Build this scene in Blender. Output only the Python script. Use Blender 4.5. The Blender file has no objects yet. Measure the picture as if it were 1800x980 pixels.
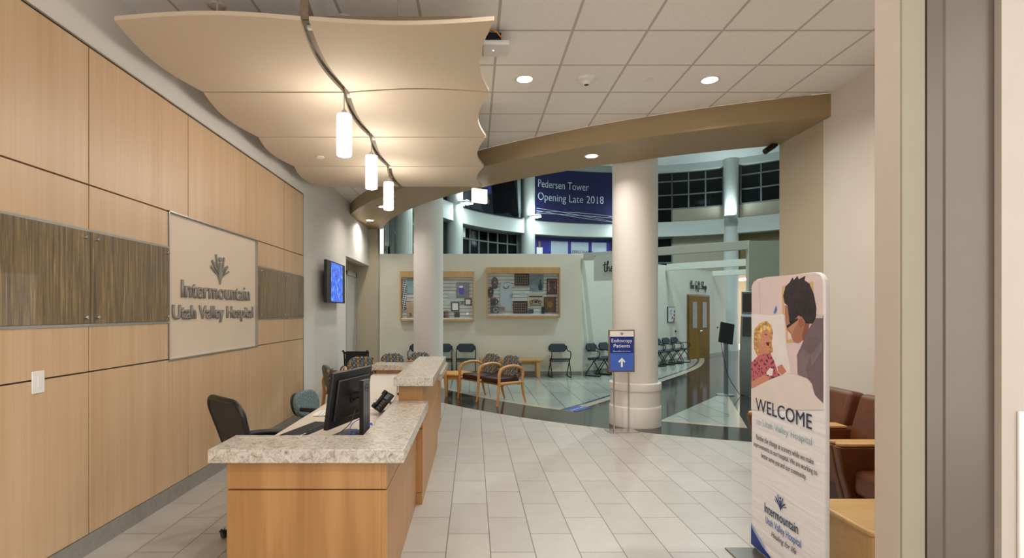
import bpy, bmesh, math, random
from mathutils import Matrix, Vector
random.seed(7)
S = bpy.context.scene
COL = S.collection
PI = math.pi
R = math.radians

# ------------------------------------------------------------------ camera, world, exposure
cd = bpy.data.cameras.new('camera'); cam = bpy.data.objects.new('camera', cd); COL.objects.link(cam)
cam.location = (0, 0, 1.6); cam.rotation_euler = (PI/2, 0, 0)
F = 938.0
cd.sensor_width = 36; cd.lens = F/1800*36
cd.shift_x = (900-832)/1800; cd.shift_y = (548-490)/1800
cd.clip_start = .05; cd.clip_end = 200
S.camera = cam
W = bpy.data.worlds.new('world'); S.world = W; W.use_nodes = True
WORLD_COL, WORLD_STR = (1, .985, .96, 1), 1.3
W.node_tree.nodes['Background'].inputs[0].default_value = WORLD_COL
W.node_tree.nodes['Background'].inputs[1].default_value = WORLD_STR
S.view_settings.view_transform = 'Standard'; S.view_settings.look = 'None'
S.view_settings.gamma = 1; S.view_settings.use_curve_mapping = False
S.view_settings.exposure = 0.65
WARM = (1, .945, .87); COOL = (.80, .975, 1.0)
DOWN_W = 13; BEAM_W = 10; SCONCE_W = 20; ATRIUM_W = 98; PENDANT_E = 20

# ------------------------------------------------------------------ helpers
def lin(h):
    if isinstance(h, str):
        h = h.lstrip('#'); h = tuple(int(h[i:i+2], 16) for i in (0, 2, 4))
    return tuple((c/255/12.92 if c/255 <= .04045 else ((c/255+.055)/1.055)**2.4) for c in h)+(1,)

def newmat(name):
    m = bpy.data.materials.new(name); m.use_nodes = True
    nt = m.node_tree; return m, nt, nt.nodes['Principled BSDF']

def N(nt, t, **kw):
    n = nt.nodes.new(t)
    for k, v in kw.items():
        if k == 'inp':
            for a, b in v.items(): n.inputs[a].default_value = b
        else: setattr(n, k, v)
    return n

def coords(nt, scale=(1, 1, 1), loc=(0, 0, 0), rot=(0, 0, 0), world=False):
    if world: s = N(nt, 'ShaderNodeNewGeometry').outputs['Position']
    else: s = N(nt, 'ShaderNodeTexCoord').outputs['Object']
    mp = N(nt, 'ShaderNodeMapping', inp={'Scale': scale, 'Location': loc, 'Rotation': rot})
    nt.links.new(s, mp.inputs[0]); return mp.outputs[0]

def ramp(nt, fac, stops):
    r = N(nt, 'ShaderNodeValToRGB'); e = r.color_ramp.elements
    while len(e) < len(stops): e.new(.5)
    for el, (p, c) in zip(e, stops): el.position = p; el.color = lin(c) if not isinstance(c, tuple) or max(c) > 1 else c
    nt.links.new(fac, r.inputs[0]); return r.outputs[0]

def mixc(nt, fac, a, b, mode='MIX'):
    m = N(nt, 'ShaderNodeMix', data_type='RGBA', blend_type=mode)
    if hasattr(fac, 'is_output'): nt.links.new(fac, m.inputs[0])
    else: m.inputs[0].default_value = fac
    for i, x in ((6, a), (7, b)):
        if hasattr(x, 'is_output'): nt.links.new(x, m.inputs[i])
        else: m.inputs[i].default_value = x
    return m.outputs[2]

def bump(nt, b, h, strength=.2, dist=.002):
    n = N(nt, 'ShaderNodeBump', inp={'Strength': strength, 'Distance': dist})
    nt.links.new(h, n.inputs['Height']); nt.links.new(n.outputs[0], b.inputs['Normal'])

def pm(name, c, rough=.6, metal=0, var=.05, scale=6, spec=.5, bmp=0, coat=0):
    m, nt, b = newmat(name); c = lin(c)
    n = N(nt, 'ShaderNodeTexNoise', inp={'Scale': scale, 'Detail': 3})
    nt.links.new(coords(nt), n.inputs['Vector'])
    lo = tuple(x*(1-var) for x in c[:3])+(1,); hi = tuple(min(1, x*(1+var)) for x in c[:3])+(1,)
    nt.links.new(ramp(nt, n.outputs[0], [(.3, lo), (.7, hi)]), b.inputs['Base Color'])
    b.inputs['Roughness'].default_value = rough; b.inputs['Metallic'].default_value = metal
    b.inputs['Specular IOR Level'].default_value = spec; b.inputs['Coat Weight'].default_value = coat
    if bmp: bump(nt, b, n.outputs[0], bmp)
    return m

def emat(name, c, e):
    m, nt, b = newmat(name)
    b.inputs['Base Color'].default_value = lin(c); b.inputs['Emission Color'].default_value = lin(c)
    b.inputs['Emission Strength'].default_value = e; return m

def wood(name, c1, c2, c3, grain=(26, 26, .9), rough=.42, fig=0.0, spec=.5):
    m, nt, b = newmat(name)
    v = coords(nt, grain)
    n = N(nt, 'ShaderNodeTexNoise', inp={'Scale': 1.0, 'Detail': 6, 'Roughness': .62, 'Distortion': .25}); nt.links.new(v, n.inputs['Vector'])
    f = n.outputs[0]
    col = ramp(nt, f, [(.3, c1), (.5, c2), (.72, c3)])
    n2 = N(nt, 'ShaderNodeTexNoise', inp={'Scale': .16, 'Detail': 2}); nt.links.new(v, n2.inputs['Vector'])
    col = mixc(nt, .35, col, ramp(nt, n2.outputs[0], [(.35, c1), (.65, c3)]))
    if fig:
        v2 = coords(nt, (7, 7, .8))
        w = N(nt, 'ShaderNodeTexWave', wave_type='RINGS', inp={'Scale': .9, 'Distortion': 5, 'Detail': 3, 'Detail Scale': 1.2}); nt.links.new(v2, w.inputs['Vector'])
        col = mixc(nt, fig, col, ramp(nt, w.outputs[1], [(.2, c1), (.8, c3)]))
    nt.links.new(col, b.inputs['Base Color']); b.inputs['Roughness'].default_value = rough; b.inputs['Specular IOR Level'].default_value = spec
    return m

class MB:
    def __init__(s): s.v = []; s.f = []
    def add(s, vs, fs, M=None):
        o = len(s.v)
        for p in vs:
            p = Vector(p); s.v.append(tuple(M @ p) if M is not None else tuple(p))
        s.f += [tuple(i+o for i in f) for f in fs]; return s
    def box(s, x0, x1, y0, y1, z0, z1, M=None):
        vs = [(x, y, z) for z in (z0, z1) for y in (y0, y1) for x in (x0, x1)]
        return s.add(vs, [(0, 2, 3, 1), (4, 5, 7, 6), (0, 1, 5, 4), (2, 6, 7, 3), (0, 4, 6, 2), (1, 3, 7, 5)], M)
    def prism(s, poly, z0, z1, M=None):
        a = sum(poly[i][0]*poly[(i+1) % len(poly)][1]-poly[(i+1) % len(poly)][0]*poly[i][1] for i in range(len(poly)))
        if a < 0: poly = poly[::-1]
        n = len(poly)
        vs = [(x, y, z0) for x, y in poly]+[(x, y, z1) for x, y in poly]
        fs = [tuple(range(n))[::-1], tuple(range(n, 2*n))]+[(i, (i+1) % n, n+(i+1) % n, n+i) for i in range(n)]
        return s.add(vs, fs, M)
    def cyl(s, p0, p1, r0, r1=None, n=16, M=None):
        return s.tube([p0, p1], [r0, r0 if r1 is None else r1], n, M)
    def tube(s, pts, r, n=8, M=None, closed=False):
        pts = [Vector(p) for p in pts]; k = len(pts)
        rs = r if isinstance(r, (list, tuple)) else [r]*k
        vs = []; fs = []; up = None
        for i, p in enumerate(pts):
            a = pts[(i-1) % k] if (i or closed) else p; b = pts[(i+1) % k] if (i < k-1 or closed) else p
            t = (b-a).normalized()
            if up is None:
                up = Vector((0, 0, 1)) if abs(t.z) < .9 else Vector((1, 0, 0))
            x = (up-t*up.dot(t)).normalized(); up = x; y = t.cross(x)
            for j in range(n):
                q = 2*PI*j/n+(PI/n)
                vs.append(p+(x*math.cos(q)+y*math.sin(q))*rs[i])
        m = k if closed else k-1
        for i in range(m):
            for j in range(n):
                a = i*n+j; b = i*n+(j+1) % n; c = ((i+1) % k)*n+(j+1) % n; d = ((i+1) % k)*n+j
                fs.append((a, b, c, d))
        if not closed: fs += [tuple(range(n))[::-1], tuple(range((k-1)*n, k*n))]
        return s.add(vs, fs, M)
    def lathe(s, prof, n=32, M=None, cx=0, cy=0, cap=True):
        vs = [(cx+r*math.cos(2*PI*j/n), cy+r*math.sin(2*PI*j/n), z) for r, z in prof for j in range(n)]
        fs = [(i*n+j, i*n+(j+1) % n, (i+1)*n+(j+1) % n, (i+1)*n+j) for i in range(len(prof)-1) for j in range(n)]
        if cap: fs += [tuple(range(n))[::-1], tuple(range((len(prof)-1)*n, len(prof)*n))]
        return s.add(vs, fs, M)
    def ell(s, c, rx, ry, rz, nu=20, nv=12, M=None):
        vs = [(c[0], c[1], c[2]-rz)]; fs = []
        for i in range(1, nv):
            a = -PI/2+PI*i/nv
            for j in range(nu): vs.append((c[0]+rx*math.cos(a)*math.cos(2*PI*j/nu), c[1]+ry*math.cos(a)*math.sin(2*PI*j/nu), c[2]+rz*math.sin(a)))
        vs.append((c[0], c[1], c[2]+rz)); L = len(vs)-1
        for j in range(nu):
            fs.append((0, 1+(j+1) % nu, 1+j)); fs.append((L, L-nu+j, L-nu+(j+1) % nu))
        for i in range(nv-2):
            for j in range(nu): fs.append((1+i*nu+j, 1+i*nu+(j+1) % nu, 1+(i+1)*nu+(j+1) % nu, 1+(i+1)*nu+j))
        return s.add(vs, fs, M)
    def build(s, name, mat, parent=None, bevel=0, seg=2, smooth=True, loc=None, rz=0):
        me = bpy.data.meshes.new(name); me.from_pydata(s.v, [], s.f); me.update()
        bm = bmesh.new(); bm.from_mesh(me); bmesh.ops.recalc_face_normals(bm, faces=bm.faces); bm.to_mesh(me); bm.free()
        if smooth:
            for p in me.polygons: p.use_smooth = True
            me.set_sharp_from_angle(angle=R(38))
        me.materials.append(mat)
        o = bpy.data.objects.new(name, me); COL.objects.link(o)
        if parent: o.parent = parent
        if loc: o.location = loc
        o.rotation_euler.z = rz
        if bevel:
            b = o.modifiers.new('bevel', 'BEVEL'); b.width = bevel; b.segments = seg; b.limit_method = 'ANGLE'; b.angle_limit = R(35)
            if smooth: b.harden_normals = False
        return o

def thing(name, label, cat, loc=(0, 0, 0), rz=0, group=None):
    o = bpy.data.objects.new(name, None); COL.objects.link(o); o.location = loc; o.rotation_euler.z = rz
    o.empty_display_size = .1
    return tag(o, label, cat, group)
def tag(o, label, cat, group=None):
    o['label'] = label; o['category'] = cat
    if group: o['group'] = group
    return o
def struct(o, label=None, cat=None):
    o['kind'] = 'structure'
    if label: o['label'] = label
    if cat: o['category'] = cat
    return o
def dup(root, loc, rz, label, group=None):
    def cp(o, parent):
        c = o.copy(); COL.objects.link(c)
        if parent: c.parent = parent
        for ch in kids.get(o.name, []): cp(ch, c)
        return c
    kids = {}
    for o in list(bpy.data.objects):
        if o.parent: kids.setdefault(o.parent.name, []).append(o)
    c = cp(root, None); c.location = loc; c.rotation_euler.z = rz; c['label'] = label
    if group: c['group'] = group
    return c
def label(o, t): o['label'] = t; return o

def basis(o, x, y):
    x = Vector(x).normalized(); y = Vector(y).normalized(); z = x.cross(y)
    return Matrix(((x.x, y.x, z.x, o[0]), (x.y, y.y, z.y, o[1]), (x.z, y.z, z.z, o[2]), (0, 0, 0, 1)))

def text(body, mat, parent, M, height=None, width=None, extrude=.0006, offset=0, align='CENTER', shear=0, name='lettering', space=1):
    c = bpy.data.curves.new('t', 'FONT'); c.body = body; c.size = 1; c.extrude = 0; c.offset = offset; c.align_x = align; c.shear = shear; c.space_character = space
    c.resolution_u = 3
    t = bpy.data.objects.new('t', c); COL.objects.link(t)
    bpy.context.view_layer.update()
    me = bpy.data.meshes.new_from_object(t.evaluated_get(bpy.context.evaluated_depsgraph_get()))
    bpy.data.objects.remove(t); bpy.data.curves.remove(c)
    xs = [v.co.x for v in me.vertices]; w = max(xs)-min(xs); mid = (max(xs)+min(xs))/2 if align == 'CENTER' else (min(xs) if align == 'LEFT' else max(xs))
    sy = height/.73 if height else 1
    sx = width/w if width else sy
    if not height: sy = sx
    me.transform(Matrix.Diagonal((sx, sy, 1, 1)) @ Matrix.Translation((-mid, 0, 0)))
    bm = bmesh.new(); bm.from_mesh(me)
    r = bmesh.ops.extrude_face_region(bm, geom=bm.faces[:])
    bmesh.ops.translate(bm, verts=[e for e in r['geom'] if isinstance(e, bmesh.types.BMVert)], vec=(0, 0, extrude))
    bmesh.ops.recalc_face_normals(bm, faces=bm.faces)
    bm.transform(M); bm.to_mesh(me); bm.free()
    me.materials.clear(); me.materials.append(mat); me.name = name
    o = bpy.data.objects.new(name, me); COL.objects.link(o); o.parent = parent
    return o

SCRIPT = {
 't': ([[(.25, 1.0), (.2, .5), (.22, .12), (.34, .0), (.5, .12)], [(.0, .68), (.48, .74)]], .46),
 'h': ([[(.0, .3), (.2, .75), (.24, 1.02), (.14, .98), (.1, .5), (.08, .0), (.2, .38), (.34, .45), (.38, .25), (.42, .02), (.55, .12)]], .52),
 'e': ([[(.02, .22), (.28, .3), (.3, .45), (.16, .48), (.06, .22), (.18, .0), (.42, .14)]], .42),
 'g': ([[(.4, .42), (.2, .5), (.06, .25), (.16, .05), (.34, .2), (.42, .46), (.38, -.1), (.24, -.38), (.06, -.3), (.2, -.08), (.55, .14)]], .54),
 'i': ([[(.06, .46), (.08, .1), (.2, .02), (.32, .14)], [(.1, .68), (.13, .72)]], .3),
 'f': ([[(.0, .1), (.2, .5), (.32, .95), (.2, 1.0), (.14, .6), (.1, -.3), (.2, -.3), (.2, .05), (.42, .14)], [(.02, .5), (.34, .56)]], .38),
 's': ([[(.02, .08), (.22, .55), (.3, .25), (.2, .0), (.04, .06), (.42, .14)]], .42),
 'S': ([[(.5, .88), (.34, 1.02), (.12, .88), (.2, .6), (.42, .4), (.36, .08), (.14, .0), (.0, .16)]], .58),
 'o': ([[(.26, .46), (.08, .34), (.08, .08), (.24, .0), (.36, .2), (.28, .46), (.5, .4)]], .46),
 'p': ([[(.06, .46), (.06, .1), (.02, -.4), (.1, .3), (.28, .48), (.38, .26), (.26, .02), (.1, .08)]], .42),
 'G': ([[(.5, .85), (.3, 1.0), (.08, .7), (.08, .2), (.3, .0), (.46, .25), (.46, .45), (.25, .42), (.46, .45), (.42, -.2), (.25, -.35)]], .58),
}
def smooth_path(p, n=5):
    if len(p) < 3: return p
    out = []
    for i in range(len(p)-1):
        a = p[max(i-1, 0)]; b = p[i]; c = p[i+1]; d = p[min(i+2, len(p)-1)]
        for k in range(n):
            t = k/n
            out.append(tuple(.5*((2*b[j])+(-a[j]+c[j])*t+(2*a[j]-5*b[j]+4*c[j]-d[j])*t*t+(-a[j]+3*b[j]-3*c[j]+d[j])*t**3) for j in range(len(b))))
    out.append(p[-1]); return out
def script_text(s, mat, parent, M, height, width, r):
    m = MB(); x = 0; runs = []
    for ch in s:
        if ch == ' ': x += .3; continue
        st, adv = SCRIPT[ch]
        for p in st: runs.append([(x+a, b) for a, b in smooth_path(p)])
        x += adv
    sx = width/x
    for p in runs: m.tube([(a*sx-width/2, b*height, 0) for a, b in p], r, 6, M)
    return m.build('lettering', mat, parent)

# ------------------------------------------------------------------ materials
WHITE_WALL = pm('wall_paint_light', '#d8d0c6', .75, var=.015, scale=2)
TAN_WALL = pm('wall_paint_tan', '#b5a891', .7, var=.02, scale=2)
BEAM_TAN = pm('bulkhead_paint_tan', '#a28d6c', .5, var=.02, scale=2)
ATRIUM_WALL = pm('rotunda_paint', '#c3c9c4', .7, var=.02, scale=1)
PART_WALL = pm('partition_paint', '#e0dbca', .75, var=.02, scale=1.5)
SPANDREL = pm('spandrel_paint', '#a8a08c', .7, var=.02)
COLUMN_P = pm('column_paint', '#dcd6ce', .55, var=.015, scale=2)
BLACK = pm('black_plastic', '#17181a', .42, var=.2)
BLACK_M = pm('black_metal', '#1d1f21', .35, .6, var=.1)
DARK_SEAM = pm('dark_reveal', '#55534e', .6, var=.1)
ALU = pm('brushed_aluminium', '#b4b2ae', .32, 1, var=.05, scale=30)
CHROME = pm('chrome', '#d0d0d0', .12, 1, var=.03)
STEEL = pm('stainless_steel', '#736b61', .3, .55, var=.03, scale=3)
LETTER = pm('metal_letter', '#8e8982', .45, .1, var=.04)
CREAM_PANEL = pm('cream_panel', '#d8c7b3', .55, var=.015, scale=3)
WHITE_PL = pm('white_plastic', '#e6e3de', .45, var=.02)
PAPER = pm('paper', '#ece9e4', .8, var=.04, scale=40)
LAMINATE = pm('beige_laminate', '#d6cabb', .45, var=.03, scale=12)
W_WALL = wood('maple_veneer', '#bf9d76', '#caaa85', '#d3b594', (30, 30, .8), .4)
W_DESK = wood('cherry_maple_veneer', '#94673a', '#aa7c4a', '#b98a58', (22, 22, .9), .4, fig=.3)
W_OAK = wood('light_oak', '#b88a55', '#c69a63', '#d2aa76', (14, 14, 2), .4)
W_BENT = wood('bent_beech', '#b9803f', '#c78d4a', '#d09a58', (12, 12, 3), .35)
W_TABLE = wood('varnished_maple', '#cfa468', '#dab176', '#e2bd86', (3, 22, 22), .3)
W_DOOR = wood('ochre_door', '#78560a', '#826010', '#8d6a16', (10, 10, .8), .6, spec=.08)
LEATHER = pm('brown_leather', '#5f3414', .42, var=.16, scale=9, bmp=.15)
LEATHER_D = pm('dark_leather', '#3d2018', .35, var=.15, scale=9, bmp=.15)
CHAR_FAB = pm('charcoal_fabric', '#39444a', .9, var=.2, scale=60, bmp=.3)
MESH_FAB = pm('black_mesh', '#35332f', .8, var=.3, scale=90, bmp=.3)
TEAL_FAB = pm('speckled_teal_fabric', '#66787b', .9, var=.45, scale=70, bmp=.3)
PEND_GLASS = emat('opal_lamp_glass', '#fffaf2', PENDANT_E)
LENS_W = emat('warm_lens', '#fff3e0', 14)
LENS_C = emat('cool_lens', '#eafffd', 9)
BLUE_LED = emat('blue_led', '#8fd8ff', 4)
def clear_glass():
    m, nt, b = newmat('clear_glass'); nt.nodes.remove(b)
    t = N(nt, 'ShaderNodeBsdfTransparent'); g = N(nt, 'ShaderNodeBsdfGlossy', inp={'Roughness': .02}); mx = N(nt, 'ShaderNodeMixShader', inp={0: .008})
    nt.links.new(t.outputs[0], mx.inputs[1]); nt.links.new(g.outputs[0], mx.inputs[2]); nt.links.new(mx.outputs[0], nt.nodes['Material Output'].inputs[0]); return m
GLASS = clear_glass()
NIGHT = pm('night_glass', '#06090b', .08, var=.3, spec=.35)
MULLION = pm('mullion_metal', '#6d7472', .45, .3, var=.05)

def mat_canopy():
    m, nt, b = newmat('canopy_panel'); c = coords(nt, (1, 1, 1))
    n = N(nt, 'ShaderNodeTexNoise', inp={'Scale': 120, 'Detail': 2}); nt.links.new(c, n.inputs['Vector'])
    nt.links.new(ramp(nt, n.outputs[0], [(.3, '#cbb9a1'), (.7, '#d1c0aa')]), b.inputs['Base Color']); b.inputs['Roughness'].default_value = .8; return m
CANOPY = mat_canopy()

def mat_stone():
    m, nt, b = newmat('quartz_stone'); c = coords(nt)
    n = N(nt, 'ShaderNodeTexNoise', inp={'Scale': 26, 'Detail': 8, 'Roughness': .68, 'Distortion': 1.3}); nt.links.new(c, n.inputs['Vector'])
    col = ramp(nt, n.outputs[0], [(.33, '#877c6e'), (.43, '#b0a698'), (.54, '#c6beb3'), (.7, '#d0cac1')])
    v = N(nt, 'ShaderNodeTexVoronoi', feature='DISTANCE_TO_EDGE', inp={'Scale': 42}); 
    n2 = N(nt, 'ShaderNodeTexNoise', inp={'Scale': 9, 'Detail': 4}); nt.links.new(c, n2.inputs['Vector'])
    nt.links.new(mixc(nt, .12, c, n2.outputs[1]), v.inputs['Vector'])
    veins = ramp(nt, v.outputs[0], [(0, (.42, .37, .32, 1)), (.05, (1, 1, 1, 1))])
    col = mixc(nt, .4, col, veins, 'MULTIPLY')
    nt.links.new(col, b.inputs['Base Color']); b.inputs['Roughness'].default_value = .22; return m
STONE = mat_stone()

def mat_bamboo():
    m, nt, b = newmat('dark_strand_panel')
    v = coords(nt, (60, 60, 2.2))
    n = N(nt, 'ShaderNodeTexNoise', inp={'Scale': 1, 'Detail': 7, 'Roughness': .7, 'Distortion': .5}); nt.links.new(v, n.inputs['Vector'])
    nt.links.new(ramp(nt, n.outputs[0], [(.3, '#493b28'), (.46, '#69563b'), (.58, '#87704c'), (.70, '#bfa06e')]), b.inputs['Base Color'])
    b.inputs['Roughness'].default_value = .35; b.inputs['Coat Weight'].default_value = .3; return m
BAMBOO = mat_bamboo()

def mat_floor():
    m, nt, b = newmat('lobby_tile')
    p = N(nt, 'ShaderNodeNewGeometry').outputs['Position']
    sp = N(nt, 'ShaderNodeSeparateXYZ'); nt.links.new(p, sp.inputs[0])
    cb = N(nt, 'ShaderNodeCombineXYZ')
    def off(o, d):
        a = N(nt, 'ShaderNodeMath', operation='ADD', inp={1: d}); nt.links.new(o, a.inputs[0]); return a.outputs[0]
    nt.links.new(off(sp.outputs[1], -3.557+60), cb.inputs[0]); nt.links.new(off(sp.outputs[0], .182+29.67), cb.inputs[1])
    br = N(nt, 'ShaderNodeTexBrick', offset=.5, inp={'Color1': lin('#b0aaa2'), 'Color2': lin('#bab4ac'), 'Mortar': lin('#5a534b'), 'Scale': 1, 'Mortar Size': .003, 'Mortar Smooth': .1, 'Brick Width': .6, 'Row Height': .2967, 'Bias': 0})
    nt.links.new(cb.outputs[0], br.inputs['Vector'])
    n = N(nt, 'ShaderNodeTexNoise', inp={'Scale': 38, 'Detail': 6, 'Roughness': .7}); nt.links.new(p, n.inputs['Vector'])
    n3 = N(nt, 'ShaderNodeTexNoise', inp={'Scale': 5, 'Detail': 4}); nt.links.new(p, n3.inputs['Vector'])
    col = mixc(nt, .5, br.outputs[0], ramp(nt, n.outputs[0], [(.3, (.78, .77, .75, 1)), (.7, (1, 1, 1, 1))]), 'MULTIPLY')
    col = mixc(nt, .5, col, ramp(nt, n3.outputs[0], [(.3, (.86, .85, .84, 1)), (.7, (1, 1, 1, 1))]), 'MULTIPLY')
    nt.links.new(col, b.inputs['Base Color']); b.inputs['Roughness'].default_value = .36
    bump(nt, b, br.outputs[1], -.3, .002); return m
FLOOR = mat_floor()

def mat_inlay():
    m, nt, b = newmat('polished_light_tile')
    c = coords(nt, rot=(0, 0, R(90)), loc=(60, 60.02, 0), world=True)
    br = N(nt, 'ShaderNodeTexBrick', offset=.5, inp={'Color1': lin('#9ca29a'), 'Color2': lin('#a4aaa2'), 'Mortar': lin('#4c524e'), 'Scale': 1, 'Mortar Size': .006, 'Brick Width': 1.62, 'Row Height': .405})
    nt.links.new(c, br.inputs['Vector'])
    nt.links.new(br.outputs[0], b.inputs['Base Color']); b.inputs['Roughness'].default_value = .1; return m
INLAY = mat_inlay()
RIM = pm('rim_tile', '#b9ac98', .12, var=.04)
def mat_granite():
    m, nt, b = newmat('dark_granite'); c = coords(nt)
    n = N(nt, 'ShaderNodeTexNoise', inp={'Scale': 60, 'Detail': 5}); nt.links.new(c, n.inputs['Vector'])
    br = N(nt, 'ShaderNodeTexBrick', offset=0, inp={'Color1': (1, 1, 1, 1), 'Color2': (.93, .93, .93, 1), 'Mortar': (.6, .6, .6, 1), 'Scale': 1, 'Mortar Size': .003, 'Brick Width': .9, 'Row Height': .9})
    rt = coords(nt, rot=(0, 0, R(42))); nt.links.new(rt, br.inputs['Vector'])
    nt.links.new(mixc(nt, 1, ramp(nt, n.outputs[0], [(.3, '#22211f'), (.7, '#3a3733')]), br.outputs[0], 'MULTIPLY'), b.inputs['Base Color']); b.inputs['Roughness'].default_value = .09; return m
GRANITE = mat_granite()
def mat_ceiling():
    m, nt, b = newmat('acoustic_tile'); c = coords(nt, loc=(-.81+61, -4.345+61, 0), world=True)
    br = N(nt, 'ShaderNodeTexBrick', offset=0, inp={'Color1': lin('#efece6'), 'Color2': lin('#f1eee8'), 'Mortar': lin('#c0bab2'), 'Scale': 1, 'Mortar Size': .0115, 'Mortar Smooth': 0, 'Brick Width': .61, 'Row Height': .61})
    nt.links.new(c, br.inputs['Vector'])
    n = N(nt, 'ShaderNodeTexNoise', inp={'Scale': 70, 'Detail': 3}); nt.links.new(coords(nt), n.inputs['Vector'])
    nt.links.new(mixc(nt, .35, br.outputs[0], ramp(nt, n.outputs[0], [(.35, (.85, .85, .85, 1)), (.6, (1, 1, 1, 1))]), 'MULTIPLY'), b.inputs['Base Color']); b.inputs['Roughness'].default_value = .9; return m
CEIL = mat_ceiling()
def mat_pattern():
    m, nt, b = newmat('woven_check_fabric')
    c = coords(nt, (30, 1, 30)); sp = N(nt, 'ShaderNodeSeparateXYZ'); nt.links.new(c, sp.inputs[0])
    def mth(op, a, v=None):
        k = N(nt, 'ShaderNodeMath', operation=op); nt.links.new(a, k.inputs[0])
        if v is not None:
            if hasattr(v, 'is_output'): nt.links.new(v, k.inputs[1])
            else: k.inputs[1].default_value = v
        return k.outputs[0]
    fx = mth('FLOOR', sp.outputs[0]); fz = mth('FLOOR', sp.outputs[2])
    col_i = mth('MULTIPLY', mth('FLOORED_MODULO', fx, 4), .25)
    base = ramp(nt, mth('ADD', col_i, .01), [(0, '#5f858c'), (.25, '#77624e'), (.5, '#a88f5e'), (.75, '#6a6068')])
    base_n = base.node; base_n.color_ramp.interpolation = 'CONSTANT'
    ck = mth('FLOORED_MODULO', mth('ADD', fx, fz), 2)
    col = mixc(nt, mth('MULTIPLY', ck, .55), base, lin('#3a323a'))
    ux = mth('ABSOLUTE', mth('SUBTRACT', mth('FRACT', sp.outputs[0]), .5)); uz = mth('ABSOLUTE', mth('SUBTRACT', mth('FRACT', sp.outputs[2]), .5))
    dot = mth('LESS_THAN', mth('MAXIMUM', ux, uz), .2)
    ev = mth('LESS_THAN', mth('FLOORED_MODULO', mth('ADD', fx, mth('MULTIPLY', fz, 2)), 3), .5)
    col = mixc(nt, mth('MULTIPLY', dot, ev), col, lin('#d8d2c4'))
    nt.links.new(col, b.inputs['Base Color']); b.inputs['Roughness'].default_value = .9; return m
PATTERN = mat_pattern()
NAVY = pm('navy_print', '#0d2f86', .5, var=.04); BLUE = pm('blue_print', '#4268c4', .5, var=.1)
PURPLE = pm('indigo_banner', '#16154c', .6, var=.08, scale=2); PALE = pm('pale_print', '#c8d4e0', .6, var=.03)
INK = pm('black_ink', '#14171c', .6); TEAL_INK = pm('teal_ink', '#8db2bb', .6); DBLUE_INK = pm('deep_blue_ink', '#123a5c', .6)

# ------------------------------------------------------------------ setting: the rotunda circle and shell
CX, CY = 6.45, 15.0
def P(r, a): return (CX+r*math.cos(R(a)), CY+r*math.sin(R(a)))
def arc(r, a0, a1, n=48): return [P(r, a0+(a1-a0)*i/n) for i in range(n+1)]
def at_x(r, x): return CY-math.sqrt(r*r-(x-CX)**2)
def ang(x, y): return math.degrees(math.atan2(y-CY, x-CX)) % 360
H = 3.89
XL, XR = -2.58, 3.74
def arc_x(r, x0, x1, n=40):
    a0, a1 = ang(x0, at_x(r, x0)), ang(x1, at_x(r, x1)); return arc(r, a0, a1, n)

struct(MB().prism([(-7, -3), (7, -3), (7, 5.5)]+arc_x(8.95, 4.6, -2.49)+[(-2.49, 13.6), (-7, 13.6)], -.1, 0).build('floor', FLOOR, smooth=False))
struct(MB().prism(arc(8.95, 0, 359, 120), -.1, -.0005).build('floor_rotunda', GRANITE, smooth=False))
# light inlays of the rotunda floor
zone = arc(8.05, 188, 233, 24)+[(1.62, 8.62), (2.51, 9.77), (4.13, 12.0), (5.3, 13.6), (6.25, 15.0), (7.3, 16.9), (8.0, 18.6), (7.4, 18.15), (2.76, 13.5), (-1.3, 13.5)]
zone = [p for p in zone if p[1] < 13.49 or p[0] > 2.7]
il = struct(MB().prism(zone, -.0006, .0012).build('floor_inlay', INLAY, smooth=False))
rim = arc(8.05, 190.7, 232.9, 24)+arc(7.93, 232.9, 190.7, 24)
struct(MB().prism(rim, 0, .0018).build('floor_rim', RIM, smooth=False))
path_l = smooth_path([(1.58, 8.6, 0), (2.51, 9.77, 0), (4.13, 12.0, 0), (6.25, 15.0, 0), (7.3, 16.9, 0), (8.0, 18.5, 0)], 6)
def strip(path, d0, d1, z):
    a, b = [], []
    for i, p in enumerate(path):
        q0 = path[max(i-1, 0)]; q1 = path[min(i+1, len(path)-1)]
        t = Vector((q1[0]-q0[0], q1[1]-q0[1])).normalized(); n = Vector((-t.y, t.x))
        a.append((p[0]+n.x*d0, p[1]+n.y*d0)); b.append((p[0]+n.x*d1, p[1]+n.y*d1))
    return MB().prism(a+b[::-1], 0, z)
struct(strip(path_l, .0, .14, .0019).build('floor_rim', RIM, smooth=False))
struct(strip(path_l, .16, .22, .0022).build('floor_blue_line', pm('blue_floor_line', '#24405c', .12), smooth=False))
tri = [(2.72, 7.82), (3.0, 7.70), (3.4, 7.50), (3.78, 7.36), (4.97, 10.45), (4.86, 10.45)]
struct(MB().prism(tri, -.0006, .0012).build('floor_inlay', INLAY, smooth=False))
struct(MB().prism([(2.72, 7.82), (3.0, 7.70), (3.4, 7.50), (3.78, 7.36), (3.82, 7.48), (3.45, 7.61), (2.85, 7.95)], 0, .0019).build('floor_rim', RIM, smooth=False))
struct(MB().prism([(3.78, 7.36), (4.97, 10.45), (4.86, 10.45), (3.63, 7.42)], 0, .002).build('floor_rim', RIM, smooth=False))
struct(MB().prism([(5.15, 10.45), (5.75, 10.5), (5.35, 9.3)], -.0006, .0012).build('floor_inlay', INLAY, smooth=False))

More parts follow.
